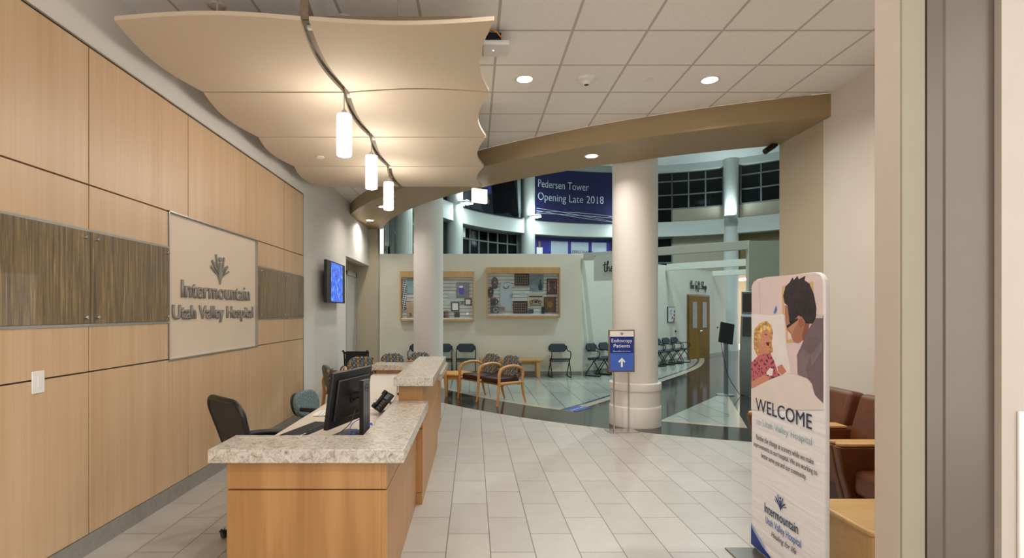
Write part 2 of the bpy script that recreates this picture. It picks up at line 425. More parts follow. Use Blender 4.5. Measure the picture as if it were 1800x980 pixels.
# lobby walls
struct(MB().box(-2.75, XL, -3, 10.8, 0, H).box(-2.75, XL, 10.8, 13.2, 2.74, H).build('wall_left', WHITE_WALL, smooth=False))
struct(MB().box(-3.6, -2.36, 13.2, 13.5, 0, 8).build('wall_pilaster', TAN_WALL, smooth=False))
rec = struct(MB().box(-3.1, -2.93, 10.5, 13.2, 0, 2.9).box(-2.93, -2.75, 10.6, 10.8, 0, 2.74).box(-2.93, -2.75, 10.8, 13.2, 2.74, 2.9).build('wall_recess', TAN_WALL, smooth=False))
dr = struct(MB().box(-2.93, -2.90, 12.2, 13.1, 0, 2.45).build('door_1', pm('grey_door', '#b9b4aa', .5)))
MB().box(-2.93, -2.88, 13.1, 13.19, 0, 2.55).box(-2.93, -2.88, 12.1, 12.2, 0, 2.55).box(-2.93, -2.88, 12.1, 13.19, 2.45, 2.55).build('door_frame', pm('door_frame_paint', '#a9a59b', .5), dr)
struct(MB().box(XR, XR+.2, 2.2, 5.70, 0, H).build('wall_right', WHITE_WALL, smooth=False))
struct(MB().box(XR, XR+.2, 5.70, 6.52, 0, 3.645).build('wall_jamb', TAN_WALL, smooth=False))
struct(MB().box(1.653, XR+.2, 2.07, 2.2, 0, H).build('wall_front', pm('front_wall_paint', '#b8ac9f', .7, var=.015), bevel=.004))
struct(MB().box(1.98, 4, 2.0, 2.07, 0, H).build('wall_front_return', pm('front_return_paint', '#b8ada2', .7, var=.015)))
struct(MB().box(1.655, 1.745, 2.060, 2.0699, 0, H).build('wall_front_shade', pm('front_face_shade', '#938a78', .6, var=.02), bevel=.002))  # thin cover on the front wall's face, its shade put into the colour
st = struct(MB().prism([(1.748, 2.07), (1.748, 2.055), (1.79, 2.035), (1.795, 2.028), (1.98, 2.028), (1.98, 2.07)], 0, H).build('trim_1', STEEL, smooth=False))
struct(MB().prism([(-2.6, -3), (4, -3), (4, 5.6), (XR+.02, at_x(9.8, XR))]+arc_x(9.8, XR, -2.6)+[], H, H+.1).build('ceiling', CEIL, smooth=False))
# curved bulkhead between lobby and rotunda, with the tall rotunda wall above it
outer = arc_x(9.8, XR, -2.59); inner = arc_x(8.87, -2.23, XR)
poly = outer+[(-2.59, 13.2), (-2.36, 13.2)]+[p for p in inner if p[1] < 13.2]
struct(MB().prism(poly, 3.645, H-.002).build('wall_bulkhead', BEAM_TAN))
struct(MB().prism(arc(8.87, 187, 252, 40)+arc(9.05, 252, 187, 40), H, 8.0).build('wall_rotunda_entry', ATRIUM_WALL))
struct(MB().prism(arc(8.7, 254.5, 390, 60)+arc(8.9, 390, 254.5, 60), 0, 8.0).build('wall_rotunda_right', ATRIUM_WALL))
struct(MB().prism(arc(9.1, 0, 357, 90), 7.95, 8.1).build('ceiling_rotunda', pm('rotunda_ceiling_paint', '#d5dad8', .8, var=.01), smooth=False))
struct(MB().prism(arc(8.2, 30, 194, 60)+arc(8.72, 194, 30, 60), 4.85, 5.47).build('wall_ring', ATRIUM_WALL))
struct(MB().prism(arc(8.3, 30, 194, 60)+arc(8.9, 194, 30, 60), 7.68, 7.95).build('wall_cove', ATRIUM_WALL))
struct(MB().prism(arc(8.66, 60, 189.6, 60)+arc(8.8, 189.6, 60, 60), 0, 2.4).build('wall_rotunda_back', ATRIUM_WALL))
struct(MB().prism(arc(8.66, 60, 194, 60)+arc(8.8, 194, 60, 60), 5.47, 5.5).build('trim_2', ATRIUM_WALL))
struct(MB().prism(arc(8.66, 30, 59, 16)+arc(8.8, 59, 30, 16), 3.2, 4.85).build('wall_rotunda_bay', pm('bay_paint', '#80744e', .7)))

struct(MB().prism(arc(8.74, 59, 189.6, 70)+arc(8.85, 189.6, 59, 70), 0, 3.2).prism(arc(8.74, 59, 194, 70)+arc(8.85, 194, 59, 70), 3.2, 7.95).prism(arc(8.74, 30, 59, 20)+arc(8.85, 59, 30, 20), 3.2, 7.95).build('wall_rotunda_outer', pm('outer_paint', '#7d8a88', .8)))
# windows of the rotunda: dark night glass between metal mullions, bay by bay
def window(n, a0, a1, zs, na):
    f = MB(); r = 8.62
    for k in range(na+1):
        a = a0+(a1-a0)*k/na; x, y = P(r, a)
        M = Matrix.Translation((x, y, 0)) @ Matrix.Rotation(R(a), 4, 'Z')
        f.box(-.04, .05, -.03, .03, zs[0], zs[-1], M)
    for z in zs: f.prism(arc(r-.035, a0, a1, 14)+arc(r+.05, a1, a0, 14), z-.028, z+.028)
    o = struct(f.build('window_%d' % n, MULLION))
    g = MB().prism(arc(r+.01, a0, a1, 14)+arc(r+.03, a1, a0, 14), zs[0], zs[-1]); g.build('window_pane', NIGHT, o)
LO = (2.4, 3.1, 3.75, 4.4, 4.82); UP = (5.5, 6.1, 6.7, 7.29, 7.68)
window(1, 147, 122.5, LO, 7); window(2, 117.5, 92, LO, 6); window(3, 88, 75, LO, 3); window(4, 177, 151.5, LO, 6); window(5, 189.4, 183, LO, 2)
window(6, 147, 122.5, UP, 6); window(7, 117.5, 92, UP, 6); window(8, 88, 75, UP, 3); window(9, 75, 61.5, UP[1:], 3); window(10, 57, 32, UP[1:], 5); window(11, 177, 151.5, UP, 6); window(12, 193.5, 183, UP, 3)
struct(MB().prism(arc(8.60, 59, 75, 10)+arc(8.7, 75, 59, 10), 5.47, 6.08).build('wall_spandrel', SPANDREL))
struct(MB().prism(arc(8.60, 32, 57.5, 10)+arc(8.7, 57.5, 32, 10), 5.47, 6.08).build('wall_spandrel', SPANDREL))
struct(MB().prism(arc(8.60, 59, 75, 10)+arc(8.7, 75, 59, 10), 2.4, 4.85).build('wall_spandrel', SPANDREL))

# partitions inside the rotunda and the gift shop front
PH = 3.07
struct(MB().box(-2.36, 2.76, 13.5, 13.62, 0, PH).build('wall_partition', PART_WALL, bevel=.004))
struct(MB().box(-2.36, 2.74, 13.488, 13.5, 0, .1).build('baseboard_partition', pm('grey_base', '#8d897f', .5)))
d45 = Vector((.7071, .7071, 0)); n45 = Vector((.7071, -.7071, 0))
Lw = 9.75
M45 = basis((2.76, 13.5, 0), d45, (0, 0, 1))      # x along the wall, y up, z outwards (towards the chairs)
gw = MB().prism([(0, 0), (Lw, 0), (Lw, PH), (0, PH)], -.12, 0, M45); struct(gw.build('wall_shop', pm('shop_wall_paint', '#dadacd', .75, var=.015)))
struct(MB().prism([(0, 0), (6.3, 0), (6.3, .1), (0, .1)], .0, .012, M45).prism([(8.15, 0), (Lw, 0), (Lw, .1), (8.15, .1)], .0, .012, M45).build('baseboard_shop', pm('grey_base2', '#9aa09b', .5)))
struct(MB().box(5.68, 9.5, 11.0, 11.12, 0, PH).build('wall_partition_right', pm('green_grey_paint', '#c8ccba', .75, var=.015)))
def tie(p, q, z0, z1, w=.12):
    p = Vector(p); q = Vector(q); L = (q-p).length; M = basis((p.x, p.y, 0), (q-p), (0, 0, 1))
    return struct(MB().prism([(0, z0), (L, z0), (L, z1), (0, z1)], -w/2, w/2, M).build('beam', pm('tie_paint', '#c6c9bd', .75, var=.015), bevel=.003))
tie((2.80, 13.46, 0), (5.74, 11.06, 0), 2.90, 3.08)
tie((6.1, 16.75, 0), (8.9, 13.9, 0), 2.90, 3.1)
tie((8.7, 19.35, 0), (11.4, 16.6, 0), 2.90, 3.08)
# far exit seen past the shop wall
struct(MB().box(9, 17, 27, 27.2, 0, 4).build('wall_far', pm('far_paint', '#b29a78', .7)))
t = thing('ceiling_light', 'bright rectangular ceiling light in the far corridor past the shop wall', 'ceiling light', (12.95, 25.4, 3.15))
MB().box(-.35, .35, -.8, .8, 0, .06).build('housing', WHITE_PL, t); MB().box(-.32, .32, -.77, .77, -.012, 0).build('diffuser', emat('far_lens', '#fff2e0', 5), t)

# columns
def column(x, y, r, ztop, base, name='column', lab=None):
    m = MB().lathe([(r, 0), (r, ztop)], 48)
    o = struct(m.build(name, COLUMN_P if base else ATRIUM_WALL, loc=(x, y, 0)), lab, 'column')
    if base:
        MB().lathe([(r+.045, 0), (r+.045, .26), (r+.04, .275), (r+.028, .285), (r+.028, .50), (r+.045, .505), (r+.05, .56), (r+.045, .60), (r+.002, .615)], 48, cap=False).build('column_base', COLUMN_P, o)
column(2.32, 7.66, .315, 7.95, True, lab='wide round white column with banded base behind the blue sign')
column(-.966, 11.47, .315, 7.95, True, lab='wide round white column behind the reception counter')
for a, r in ((149, 8.3), (120.2, 8.3), (90, 8.3), (59.3, 8.35), (180, 8.45), (30, 8.3)):
    column(*P(r, a), .29, 7.95, False)

# ------------------------------------------------------------------ left wall cladding
ys = [-2.56, -1.34, -.12, 1.10, 2.32, 3.54, 4.774, 5.995, 7.2, 8.0]
g = .005
clad = thing('wall_panelling', 'tall maple veneer wall panelling with thin dark reveals behind the desk', 'wall panelling', (0, 0, 0))
def panel(y0, y1, z0, z1, mat=W_WALL, x1=-2.55): 
    MB().box(XL+.003, x1, y0+g, y1-g, z0+g, z1-g).build('panel', mat, clad, bevel=.0015)
MB().box(XL, XL+.004, -2.56, 4.46, .126, 3.36).box(XL, XL+.004, 6.295, 8.0, .126, 3.36).box(XL, XL+.004, 4.46, 6.295, .126, 1.2).box(XL, XL+.004, 4.46, 6.295, 2.445, 3.36).build('backing', DARK_SEAM, clad)
for a, b in zip(ys, ys[1:]):
    panel(a, b, 2.443, 3.36); panel(a, b, .126, 1.203)
    for z0, z1 in ((2.139, 2.443), (1.203, 1.514)):
        if b <= 3.6 or a >= 7.1: panel(a, b, z0, z1)
for z0, z1 in ((2.139, 2.443), (1.203, 1.514)): panel(3.54, 4.46, z0, z1); panel(6.295, 7.2, z0, z1)
MB().box(XL, -2.545, -2.56, 8.005, 3.36, 3.372).box(XL, -2.545, 8.0, 8.008, .126, 3.36).build('edge_trim', ALU, clad)
MB().box(XL, -2.543, -2.56, 4.46, 2.131, 2.147).box(XL, -2.543, 6.295, 8, 2.131, 2.147).box(XL, -2.543, -2.56, 4.46, 1.506, 1.522).box(XL, -2.543, 6.295, 8, 1.506, 1.522).build('rail_trim', ALU, clad)
struct(MB().box(XL, -2.545, -2.56, 8.0, 0, .126).build('baseboard_left', pm('stone_base', '#8f8a83', .4, var=.1, scale=20)))
def dark_panel(y0, y1, lab, studs):
    t = thing('glass_wall_panel', lab, 'wall panel', (-2.55, (y0+y1)/2, 1.514)); c = (y0+y1)/2
    MB().box(-.012, .012, y0-c+.003, y1-c-.003, .01, .617).build('strand_panel', BAMBOO, t, bevel=.001)
    for (y, z) in studs:
        MB().cyl((.012, y-c, z-1.514), (.03, y-c, z-1.514), .013, .011, 16).build('standoff', CHROME, t, bevel=.002)
dark_panel(1.10, 3.54, 'dark strand patterned wall panel at the near end beside the light switch', [(3.49, 2.09), (3.49, 1.565)])
dark_panel(3.54, 4.46, 'dark strand patterned wall panel left of the cream hospital sign', [(3.6, 2.09), (3.6, 1.565), (4.425, 2.09), (4.425, 1.565)])
dark_panel(6.295, 7.2, 'small dark strand wall panel just right of the cream hospital sign', [(6.37, 2.09), (6.37, 1.565), (7.17, 2.09), (7.17, 1.565)])
dark_panel(7.2, 8.0, 'small dark strand wall panel at the far end of the panelling', [(7.28, 2.09), (7.28, 1.565), (7.93, 2.09), (7.93, 1.565)])

# the sign panel
sg = thing('wall_sign', 'large cream wall sign with raised metal lettering and emblem', 'sign', (XL, 5.38, 1.82))
MB().box(.001, .010, -.917, .914, -.617, .623).build('sign_panel', CREAM_PANEL, sg); sgp = COL.objects['sign_panel']
MB().box(.001, .040, -.922, -.912, -.62, .628).box(.001, .040, .908, .918, -.62, .628).box(.001, .04, -.922, .918, .62, .63).box(.001, .04, -.922, .918, -.63, -.617).build('sign_frame', ALU, sg)
def MS(y, z, off=.012): return basis((off, y-5.38, z-1.82), (0, 1, 0), (0, 0, 1))
text('Intermountain', LETTER, sgp, MS(5.395, 1.73), height=.165, width=1.42, extrude=.014, offset=.004)
text('Utah Valley Hospital', LETTER, sgp, MS(5.375, 1.54), height=.128, width=1.66, extrude=.014, offset=.014)
EMB = [(-.088, .277, -.012, .02, .012), (.084, .262, .012, .02, .012), (-.165, .21, -.042, .075, .011), (.162, .178, .042, .075, .011), (-.188, .152, -.075, .085, .009), (.19, .125, .075, .08, .009), (-.122, .195, -.028, .05, .010), (.122, .165, .028, .05, .010)]
def emblem(mat, parent, M, s=1, ex=.014):
    m = MB()
    for (x, z, bx, bz, w) in EMB:
        b0 = Vector((bx, bz)); tp = Vector((x, z)); d = (tp-b0).normalized(); n = Vector((-d.y, d.x))
        a = [b0-n*w*.35, b0+n*w*.35, tp+n*w, tp-n*w]
        m.prism([(p.x*s, p.y*s) for p in a], 0, ex, M)
    m.prism([(0, -.02*s), (.028*s, .10*s), (.022*s, .18*s), (0, .205*s), (-.022*s, .18*s), (-.028*s, .10*s)], 0, ex, M)
    m.prism([(.028*s*math.cos(k*PI/6), .235*s+.024*s*math.sin(k*PI/6)) for k in range(12)], 0, ex, M)
    return m.build('emblem', mat, parent)
emblem(LETTER, sgp, MS(5.4, 1.895), 1.0)

sw = thing('light_switch', 'white double switch plate on the lower wood panelling', 'light switch', (-2.55, 3.122, 1.19))
MB().box(0, .007, -.045, .045, -.065, .065).build('plate', WHITE_PL, sw, bevel=.003)
MB().box(.007, .011, -.006, .016, -.03, .03).build('rocker', WHITE_PL, sw, bevel=.001)

# wall television
tv = thing('television', 'flat screen with a blue picture on the white wall', 'television', (-2.45, 9.48, 2.118))
MB().box(-.03, .02, -.63, .63, -.358, .358).build('housing', BLACK, tv, bevel=.006)
m, nt, b = newmat('tv_picture'); c = coords(nt, (1, 9, 12)); v = N(nt, 'ShaderNodeTexNoise', inp={'Scale': 1, 'Detail': 5, 'Roughness': .7}); nt.links.new(c, v.inputs['Vector'])
colr = ramp(nt, v.outputs[0], [(.36, '#1d3a58'), (.44, '#2c52c0'), (.56, '#3564d8'), (.66, '#7c9a92'), (.72, '#d8e6d8')])
nt.links.new(colr, b.inputs['Emission Color']); b.inputs['Emission Strength'].default_value = .75; nt.links.new(colr, b.inputs['Base Color']); b.inputs['Roughness'].default_value = .2
MB().box(.02, .0225, -.36, .43, -.335, .335).build('screen', m, tv)
MB().box(-.128, -.03, -.2, .2, -.2, .2).build('bracket', BLACK_M, tv)

# ------------------------------------------------------------------ suspended canopy
ZC = 3.5; HC = 1.9
rows = [F*HC/d for d in (514, 386, 307, 255.5, 220)]
XLc, XS, XRc = -2.34, -1.10, .137
cn = thing('ceiling_canopy', 'cream canopy of eight curved panels hung above the reception desk', 'ceiling canopy', (0, 0, ZC))
def cpanel(side, r):
    y0, y1 = rows[r]+.012, rows[r+1]-.012
    x0, x1, b0, b1 = (XLc, XS-.028, .075, .05) if side == 0 else (XS+.028, XRc, .04, .09)
    n = 14; top = []; bot = []
    def zf(u, v):
        z = -.03*math.sin(PI*v)*(.3+.7*(1-abs(2*u-1)))
        if r == 0: z += (.035 if side == 0 else -.03)*math.sin(PI*u)*(1-v)
        if side == 1 and r in (0, 1): z += .03*math.sin(PI*u)*(v if r == 0 else 1-v)
        return z
    m = MB(); vs = []
    for k in (0, 1):
        for i in range(n+1):
            v = i/n
            for j in range(n+1):
                u = j/n; s = math.sin(PI*v)
                x = (x0-b0*s)*(1-u)+(x1-b1*s)*u; y = y0+(y1-y0)*v
                vs.append((x, y, zf(u, v)+k*.028))
    q = (n+1)**2; fs = []
    for i in range(n):
        for j in range(n):
            a = i*(n+1)+j; fs.append((a, a+n+1, a+n+2, a+1)); fs.append((q+a, q+a+1, q+a+n+2, q+a+n+1))
    ring = [j for j in range(n)]+[i*(n+1)+n for i in range(n)]+[n*(n+1)+j for j in range(n, 0, -1)]+[i*(n+1) for i in range(n, 0, -1)]
    for a, b in zip(ring, ring[1:]+ring[:1]): fs.append((a, b, q+b, q+a))
    m.add(vs, fs); return m.build('canopy_panel', CANOPY, cn)
for r in range(4):
    for s_ in (0, 1): cpanel(s_, r)
sp = MB()
pts = []
for r in range(4):
    for i in range(10):
        v = i/10; pts.append((XS-.045*math.sin(PI*v), rows[r]+(rows[r+1]-rows[r])*v))
pts.append((XS, rows[4]))
RAIL = pm('rail_bronze', '#8a7a64', .4, .5)
sp.prism([(x-.028, y) for x, y in pts]+[(x+.028, y) for x, y in pts[::-1]], .05, .13)
sp.build('spine_rail', RAIL, cn)
for x in (-1.72, -.5):
    for r in (0, 2, 4):
        yy = rows[r] + (.12 if r < 4 else -.12)
        MB().box(XLc+.2, XRc-.15, yy-.02, yy+.02, .045, .075).build('cross_rail', RAIL, cn) if x < -1 else None
        MB().cyl((x, yy, .06), (x, yy, H-ZC), .008, n=8).build('hanger_rod', ALU, cn)
for r in range(4): MB().box(XS-.03, XS+.03, rows[r]+.16, rows[r]+.19, .028, .05).build('clip', WHITE_PL, cn)
MB().cyl((-1.85, 6.45, -.035), (-1.85, 6.45, -.02), .05, n=24).build('sprinkler_cover', WHITE_PL, cn)
# pendants
for i, (r, nm) in enumerate(((1, 'nearest and largest of the three white glass cylinder pendants over the desk'), (2, 'middle one of the three white glass cylinder pendants over the desk'), (3, 'far one of the three white glass cylinder pendants over the desk'))):
    y = rows[r]; x = (605, 653, 683)[i]; X = (x-832)/F*y
    zt = 1.6+(548-(201, 273.5, 320)[i])*y/F; L = .362
    t = thing('pendant_lamp', nm, 'pendant lamp', (X, y, zt-L), group='pendants over the reception desk')
    MB().lathe([(.045, 0), (.06, .006), (.063, .03), (.063, L-.03), (.06, L-.006), (.03, L)], 28).build('glass_shade', PEND_GLASS, t)
    MB().lathe([(.022, L), (.022, L+.03), (.006, L+.045)], 16).build('socket_cap', ALU, t)
    MB().cyl((0, 0, L+.04), (0, 0, ZC+.05-(zt-L)), .005, n=8).build('rod', ALU, t)

# ------------------------------------------------------------------ ceiling fittings
def area(name, loc, parent, w, size, col, rot=(0, 0, 0), spread=PI):
    l = bpy.data.lights.new(name, 'AREA'); l.shape = 'DISK'; l.size = size; l.energy = w; l.color = col; l.spread = spread
    o = bpy.data.objects.new(name, l); COL.objects.link(o); o.location = loc; o.rotation_euler = rot; o.parent = parent; return o
def downlight(x, y, z, lab, w=DOWN_W, col=WARM, lens=None, grp=None):
    t = thing('downlight', lab, 'downlight', (x, y, z), group=grp)
    MB().lathe([(.075, -.004), (.09, -.006), (.098, -.003), (.098, .0), (.075, .0)], 32, cap=False).build('trim_ring', WHITE_PL, t)
    MB().cyl((0, 0, -.003), (0, 0, .0), .078, n=32).build('lens', lens or LENS_W, t)
    area('lamp', (0, 0, -.012), t, w, .15, col, spread=R(150))
downlight(.505, 5.25, H, 'round ceiling downlight between canopy and smoke detector')
downlight(2.335, 5.27, H, 'round ceiling downlight nearest the right wall')
for x in (-1.325, .505, 2.335):
    for y in (2.81, .37, -2.07):
        if x < 0 and y > 2: continue
        if y > 2 and x > 2: continue
        downlight(x, y, H, 'round ceiling downlight over the near lobby floor', grp='near lobby downlights')
downlight(2.9, 3.6, H, 'round ceiling downlight above the brown lounge chairs')
BZ = 3.645
for (px, py, lab) in ((1040, 274, 'round downlight in the curved bulkhead beside the wide column'), (673, 363, 'round downlight in the curved bulkhead behind the far pendant'), (650, 387, 'round downlight in the curved bulkhead by the left wall')):
    y = F*(BZ-1.6)/(548-py); downlight((px-832)/F*y, y, BZ, lab, BEAM_W)
sd = thing('smoke_detector', 'white smoke detector on the ceiling tiles', 'smoke detector', (1.11, 5.24, H))
MB().lathe([(.02, -.062), (.035, -.06), (.045, -.035), (.085, -.028), (.09, 0)], 28).build('housing', WHITE_PL, sd)
MB().cyl((0, 0, -.063), (0, 0, -.05), .022, n=16).build('sensor', BLACK, sd)
tag(MB().lathe([(.03, -.008), (.052, -.006), (.055, 0)], 24).build('sprinkler_cover', WHITE_PL, loc=(1.725, 5.25, H)), 'small flat white cap on the ceiling tiles right of the smoke detector', 'cover plate')
ap = thing('access_point', 'white wireless box with a blue light by the canopy corner', 'access point', (.185, 4.42, H-.1))
MB().box(-.11, .11, -.11, .11, -.03, .012).build('housing', WHITE_PL, ap, bevel=.012)
MB().cyl((-.02, -.01, -.033), (-.02, -.01, -.029), .005, n=10).build('led', BLUE_LED, ap)
MB().box(-.09, .04, -.12, .05, .012, .06).cyl((0, 0, .03), (0, 0, .1), .012, n=8).build('bracket', BLACK_M, ap)
MB().tube(smooth_path([(-.09, -.1, .02), (-.05, -.14, .07), (.0, -.15, .05), (.04, -.12, .02)]), .006, 6).build('cable', pm('orange_cable', '#c08030', .5), ap)
for (px, py, lab) in ((605, 32, 'round sprinkler cover above the front edge of the canopy'), (381, 10, 'round sprinkler cover above the left canopy panel')):
    y = F*(H-1.6)/(548-py); t = thing('sprinkler', lab, 'sprinkler', ((px-832)/F*y, y, H))
    MB().lathe([(.02, -.03), (.06, -.012), (.066, 0)], 24).build('cover', pm('pale_cover', '#b8ac9a', .5), t); MB().cyl((0, 0, -.034), (0, 0, -.025), .012, n=12).build('head', ALU, t)
hs = thing('hanging_sign', 'small blank white box sign hung from the curved bulkhead', 'sign', (.10, 8.75, 3.645), R(28))
MB().box(-.135, .135, -.03, .03, -.26, -.03).build('panel', emat('lit_sign_face', '#f4efe8', .6), hs, bevel=.006); MB().box(-.02, .02, -.02, .02, -.03, 0).build('mount', ALU, hs)
sl = thing('spotlight', 'black cylinder spotlight under the bulkhead at the right jamb', 'spotlight', (3.66, 6.50, 3.645))
MB().cyl((-.12, -.02, -.10), (.0, .0, -.02), .035, n=20).build('body', BLACK, sl); MB().box(-.01, .04, -.015, .015, -.03, .0).build('bracket', BLACK_M, sl)

# rotunda sconces and added unseen ceiling lights
for a, lab in ((149, 'glowing wall uplight on the column by the hanging sign'), (120.2, 'glowing wall uplight on the column left of the purple banner'), (59.3, 'glowing wall uplight on the column right of the wide column'), (90, 'glowing wall uplight on the column hidden behind the wide column'), (180, 'glowing wall uplight on the column behind the left pilaster')):
    x, y = P(7.72, a); t = thing('wall_uplight', lab, 'wall light', (x, y, 5.5), R(a+180), 'rotunda wall uplights')
    MB().prism([(-.3, -.24), (.0, -.24), (.12, -.16), (.16, 0), (.12, .16), (0, .24), (-.3, .24)], -.03, .02).build('tray', ATRIUM_WALL, t, bevel=.006)
    MB().box(-.2, .05, -.18, .18, .02, .05).build('lens', LENS_C, t, bevel=.004)
    MB().box(-.3, -.2, -.04, .04, -.1, -.03).build('arm', ATRIUM_WALL, t)
    if a == 59.3: area('lamp', (-.1, 0, .07), t, SCONCE_W, .22, COOL, (PI, 0, 0))
    else:
        MB().box(-.2, .08, -.18, .18, -.05, -.03).build('lens', LENS_C, t, bevel=.004); area('lamp', (-.12, 0, -.06), t, SCONCE_W*.8, .22, COOL); area('lamp', (-.05, 0, .07), t, SCONCE_W*.4, .22, COOL, (PI, 0, 0))
for a, r in ((60, 4), (120, 4.5), (180, 4.5), (240, 4.5), (300, 4), (0, 0)):  # unseen ceiling lights, added to lift the rotunda's ambient level
    x, y = P(r, a); downlight(x, y, 7.95, 'unseen cool ceiling light added to brighten the rotunda', ATRIUM_W, COOL, LENS_C, 'added rotunda fill lights')

# banners in the rotunda
def curved(a0, a1, r, z0, z1, th=.02, n=16): return MB().prism(arc(r, a0, a1, n)+arc(r+th, a1, a0, n), z0, z1)
def MR(a, r, z):      # frame on the ring, facing the centre
    x, y = P(r, a); d = Vector((math.cos(R(a)), math.sin(R(a)), 0)); return basis((x, y, z), (d.y, -d.x, 0), (0, 0, 1))
RB = 8.15
pb = tag(curved(118.2, 92.2, RB, 5.42, 7.62).build('banner', PURPLE), 'deep purple banner announcing a tower opening high on the rotunda wall', 'banner')
def ring_text(body, a0, z, h, mat, parent, r=RB-.004, w=None):
    o = text(body, mat, parent, Matrix.Identity(4), height=h, width=w, align='LEFT', extrude=.004, offset=-.006)
    for v in o.data.vertices:
        a = a0-math.degrees(v.co.x/r); x, y = P(r-v.co.z, a); zz = z+v.co.y; v.co = (x, y, zz)
    o.data.update(); return o
ring_text('Pedersen Tower', 117.4, 6.82, .34, PALE, pb, w=2.42); ring_text('Opening Late 2018', 117.5, 6.28, .34, PALE, pb, w=3.1)
sw_ = MB()
for (z0, zm, z1) in ((5.92, 5.86, 5.5), (5.82, 5.7, 5.48), (5.75, 5.98, 5.72), (5.7, 5.82, 5.66)):
    p = []
    for i in range(17):
        u = i/16; z = (1-u)**2*z0+2*u*(1-u)*zm+u*u*z1; a = 118-25.6*u; p.append(P(RB-.006, a)+(z,))
    sw_.tube(p, .011, 5)
sw_.build('swoosh_line', PALE, pb)
DK = pm('photo_dark', '#060609', .8, var=.6, scale=5, spec=.1); DKG = pm('photo_slate', '#262d36', .8, var=.3, scale=3, spec=.1)
b2 = tag(curved(146.6, 123.0, RB, 5.42, 7.62).build('banner', DKG), 'dark photographic banner of a seated person with long dark hair', 'banner')
def ring_poly(pts, mat, name, k):
    r = RB-.004*k; m = MB(); vs = [P(r, a)+(z,) for a, z in pts]+[P(r-.003, a)+(z,) for a, z in pts]; n = len(pts)
    m.add(vs, [tuple(range(n)), tuple(range(n, 2*n))[::-1]]+[(i, (i+1) % n, n+(i+1) % n, n+i) for i in range(n)]); return m.build(name, mat, b2)
ring_poly([(135, 7.6), (128, 7.6), (125.5, 6.6), (124.4, 5.5), (126, 5.45), (128.5, 5.6), (131, 5.5), (134, 5.45), (134.5, 6.4)], DK, 'hair', 2)
ring_poly([(138, 7.3), (135.3, 7.4), (134.8, 6.2), (137, 6.1), (139, 6.6)], pm('photo_violet', '#34307c', .7), 'scarf', 1)
ring_poly([(139, 6.15), (137, 6.25), (135.7, 5.9), (136, 5.75), (138, 5.85)], pm('photo_skin', '#8a5a44', .7), 'hand', 3)
ring_poly([(144, 5.95), (142, 6.1), (141, 5.85), (143.5, 5.7)], pm('photo_skin2', '#7a5344', .7), 'hand', 3)
ring_poly([(146.5, 5.9), (144, 6.2), (140, 5.9), (138, 5.45), (146.5, 5.45)], pm('photo_grey', '#2b323b', .7, var=.2), 'sleeve', 1)
ring_poly([(125.2, 7.5), (123.7, 7.5), (123.7, 5.45), (124.4, 5.45)], pm('photo_wall', '#8a968f', .7), 'backdrop', 1)
# printed screen in the window under the purple banner
b3 = tag(curved(117, 92.5, 8.52, 3.0, 4.78, .01).build('window_poster', pm('violet_print', '#34308a', .6, var=.2)), 'violet and white printed poster behind the lower rotunda window bars', 'poster')
for a0, a1 in ((111.5, 106), (105, 99.5), (98.5, 94)):
    curved(a0, a1, 8.50, 3.3, 4.65, .012).build('white_sheet', pm('poster_white', '#b4c0cc', .7), b3)
ring_text('ZERO HARM', 104.8, 4.16, .13, INK, b3, 8.495)
curved(116.3, 114.3, 8.50, 3.2, 4.35, .012).build('white_coat', PAPER, b3); curved(115.7, 115, 8.49, 4.35, 4.6, .012).build('face', pm('poster_skin', '#9a705c', .7), b3)
tag(curved(144.2, 142.6, 8.5, 4.42, 4.78, .01).build('window_notice', PAPER), 'white paper notice stuck on a dark rotunda window', 'notice')

# ------------------------------------------------------------------ reception desk
dk = thing('reception_desk', 'long maple reception desk with grey speckled stone counters', 'desk', (0, 0, 0))
def dbox(n, x0, x1, y0, y1, z0, z1, mat, bev=.002): return MB().box(x0, x1, y0, y1, z0, z1).build(n, mat, dk, bevel=bev)
for (y0, y1, near) in ((2.9, 4.43, True), (6.30, 7.79, False)):
    dbox('plinth', -.50, -.475, y0+.01, y1, 0, .098, W_DESK)
    dbox('side_panel', -.50, -.47, y0, y1, .104, .631, W_DESK); dbox('side_panel', -.50, -.47, y0, y1, .639, .79, W_DESK)
    dbox('core', -.62, -.502, y0+.03, y1, .0, .785, DARK_SEAM, 0)
    e0, e1 = (y0, y0+.03) if near else (y1-.03, y1)
    dbox('plinth', -1.34, -.5, e0+.003, e1, 0, .098, W_DESK)
    dbox('front_panel', -1.34, -.50, e0, e1, .104, .631, W_DESK); dbox('front_panel', -1.34, -.50, e0, e1, .639, .79, W_DESK)
    i0, i1 = (e1, 3.14) if near else (7.46, e0)
    dbox('core', -1.335, -.502, i0, i1, 0, .785, W_DESK, 0)
dbox('plinth', -.60, -.425, 4.435, 6.29, 0, .098, W_DESK); dbox('raised_panel', -.62, -.42, 4.43, 6.295, .104, .628, W_DESK); dbox('raised_panel', -.62, -.42, 4.43, 6.295, .636, .993, W_DESK)
dbox('core', -.60, -.43, 4.44, 6.28, .0, .99, DARK_SEAM, 0)
MB().prism([(-1.42, 2.85), (-.372, 2.85), (-.372, 4.428), (-.66, 4.428), (-.66, 3.19), (-1.42, 3.19)], .792, .865).build('stone_counter', STONE, dk, bevel=.004)
MB().prism([(-1.414, 7.83), (-.372, 7.83), (-.372, 6.297), (-.66, 6.297), (-.66, 7.41), (-1.414, 7.41)], .792, .865).build('stone_counter', STONE, dk, bevel=.004)
MB().box(-.65, -.33, 4.35, 6.41, .995, 1.067).build('raised_counter', STONE, dk, bevel=.004)
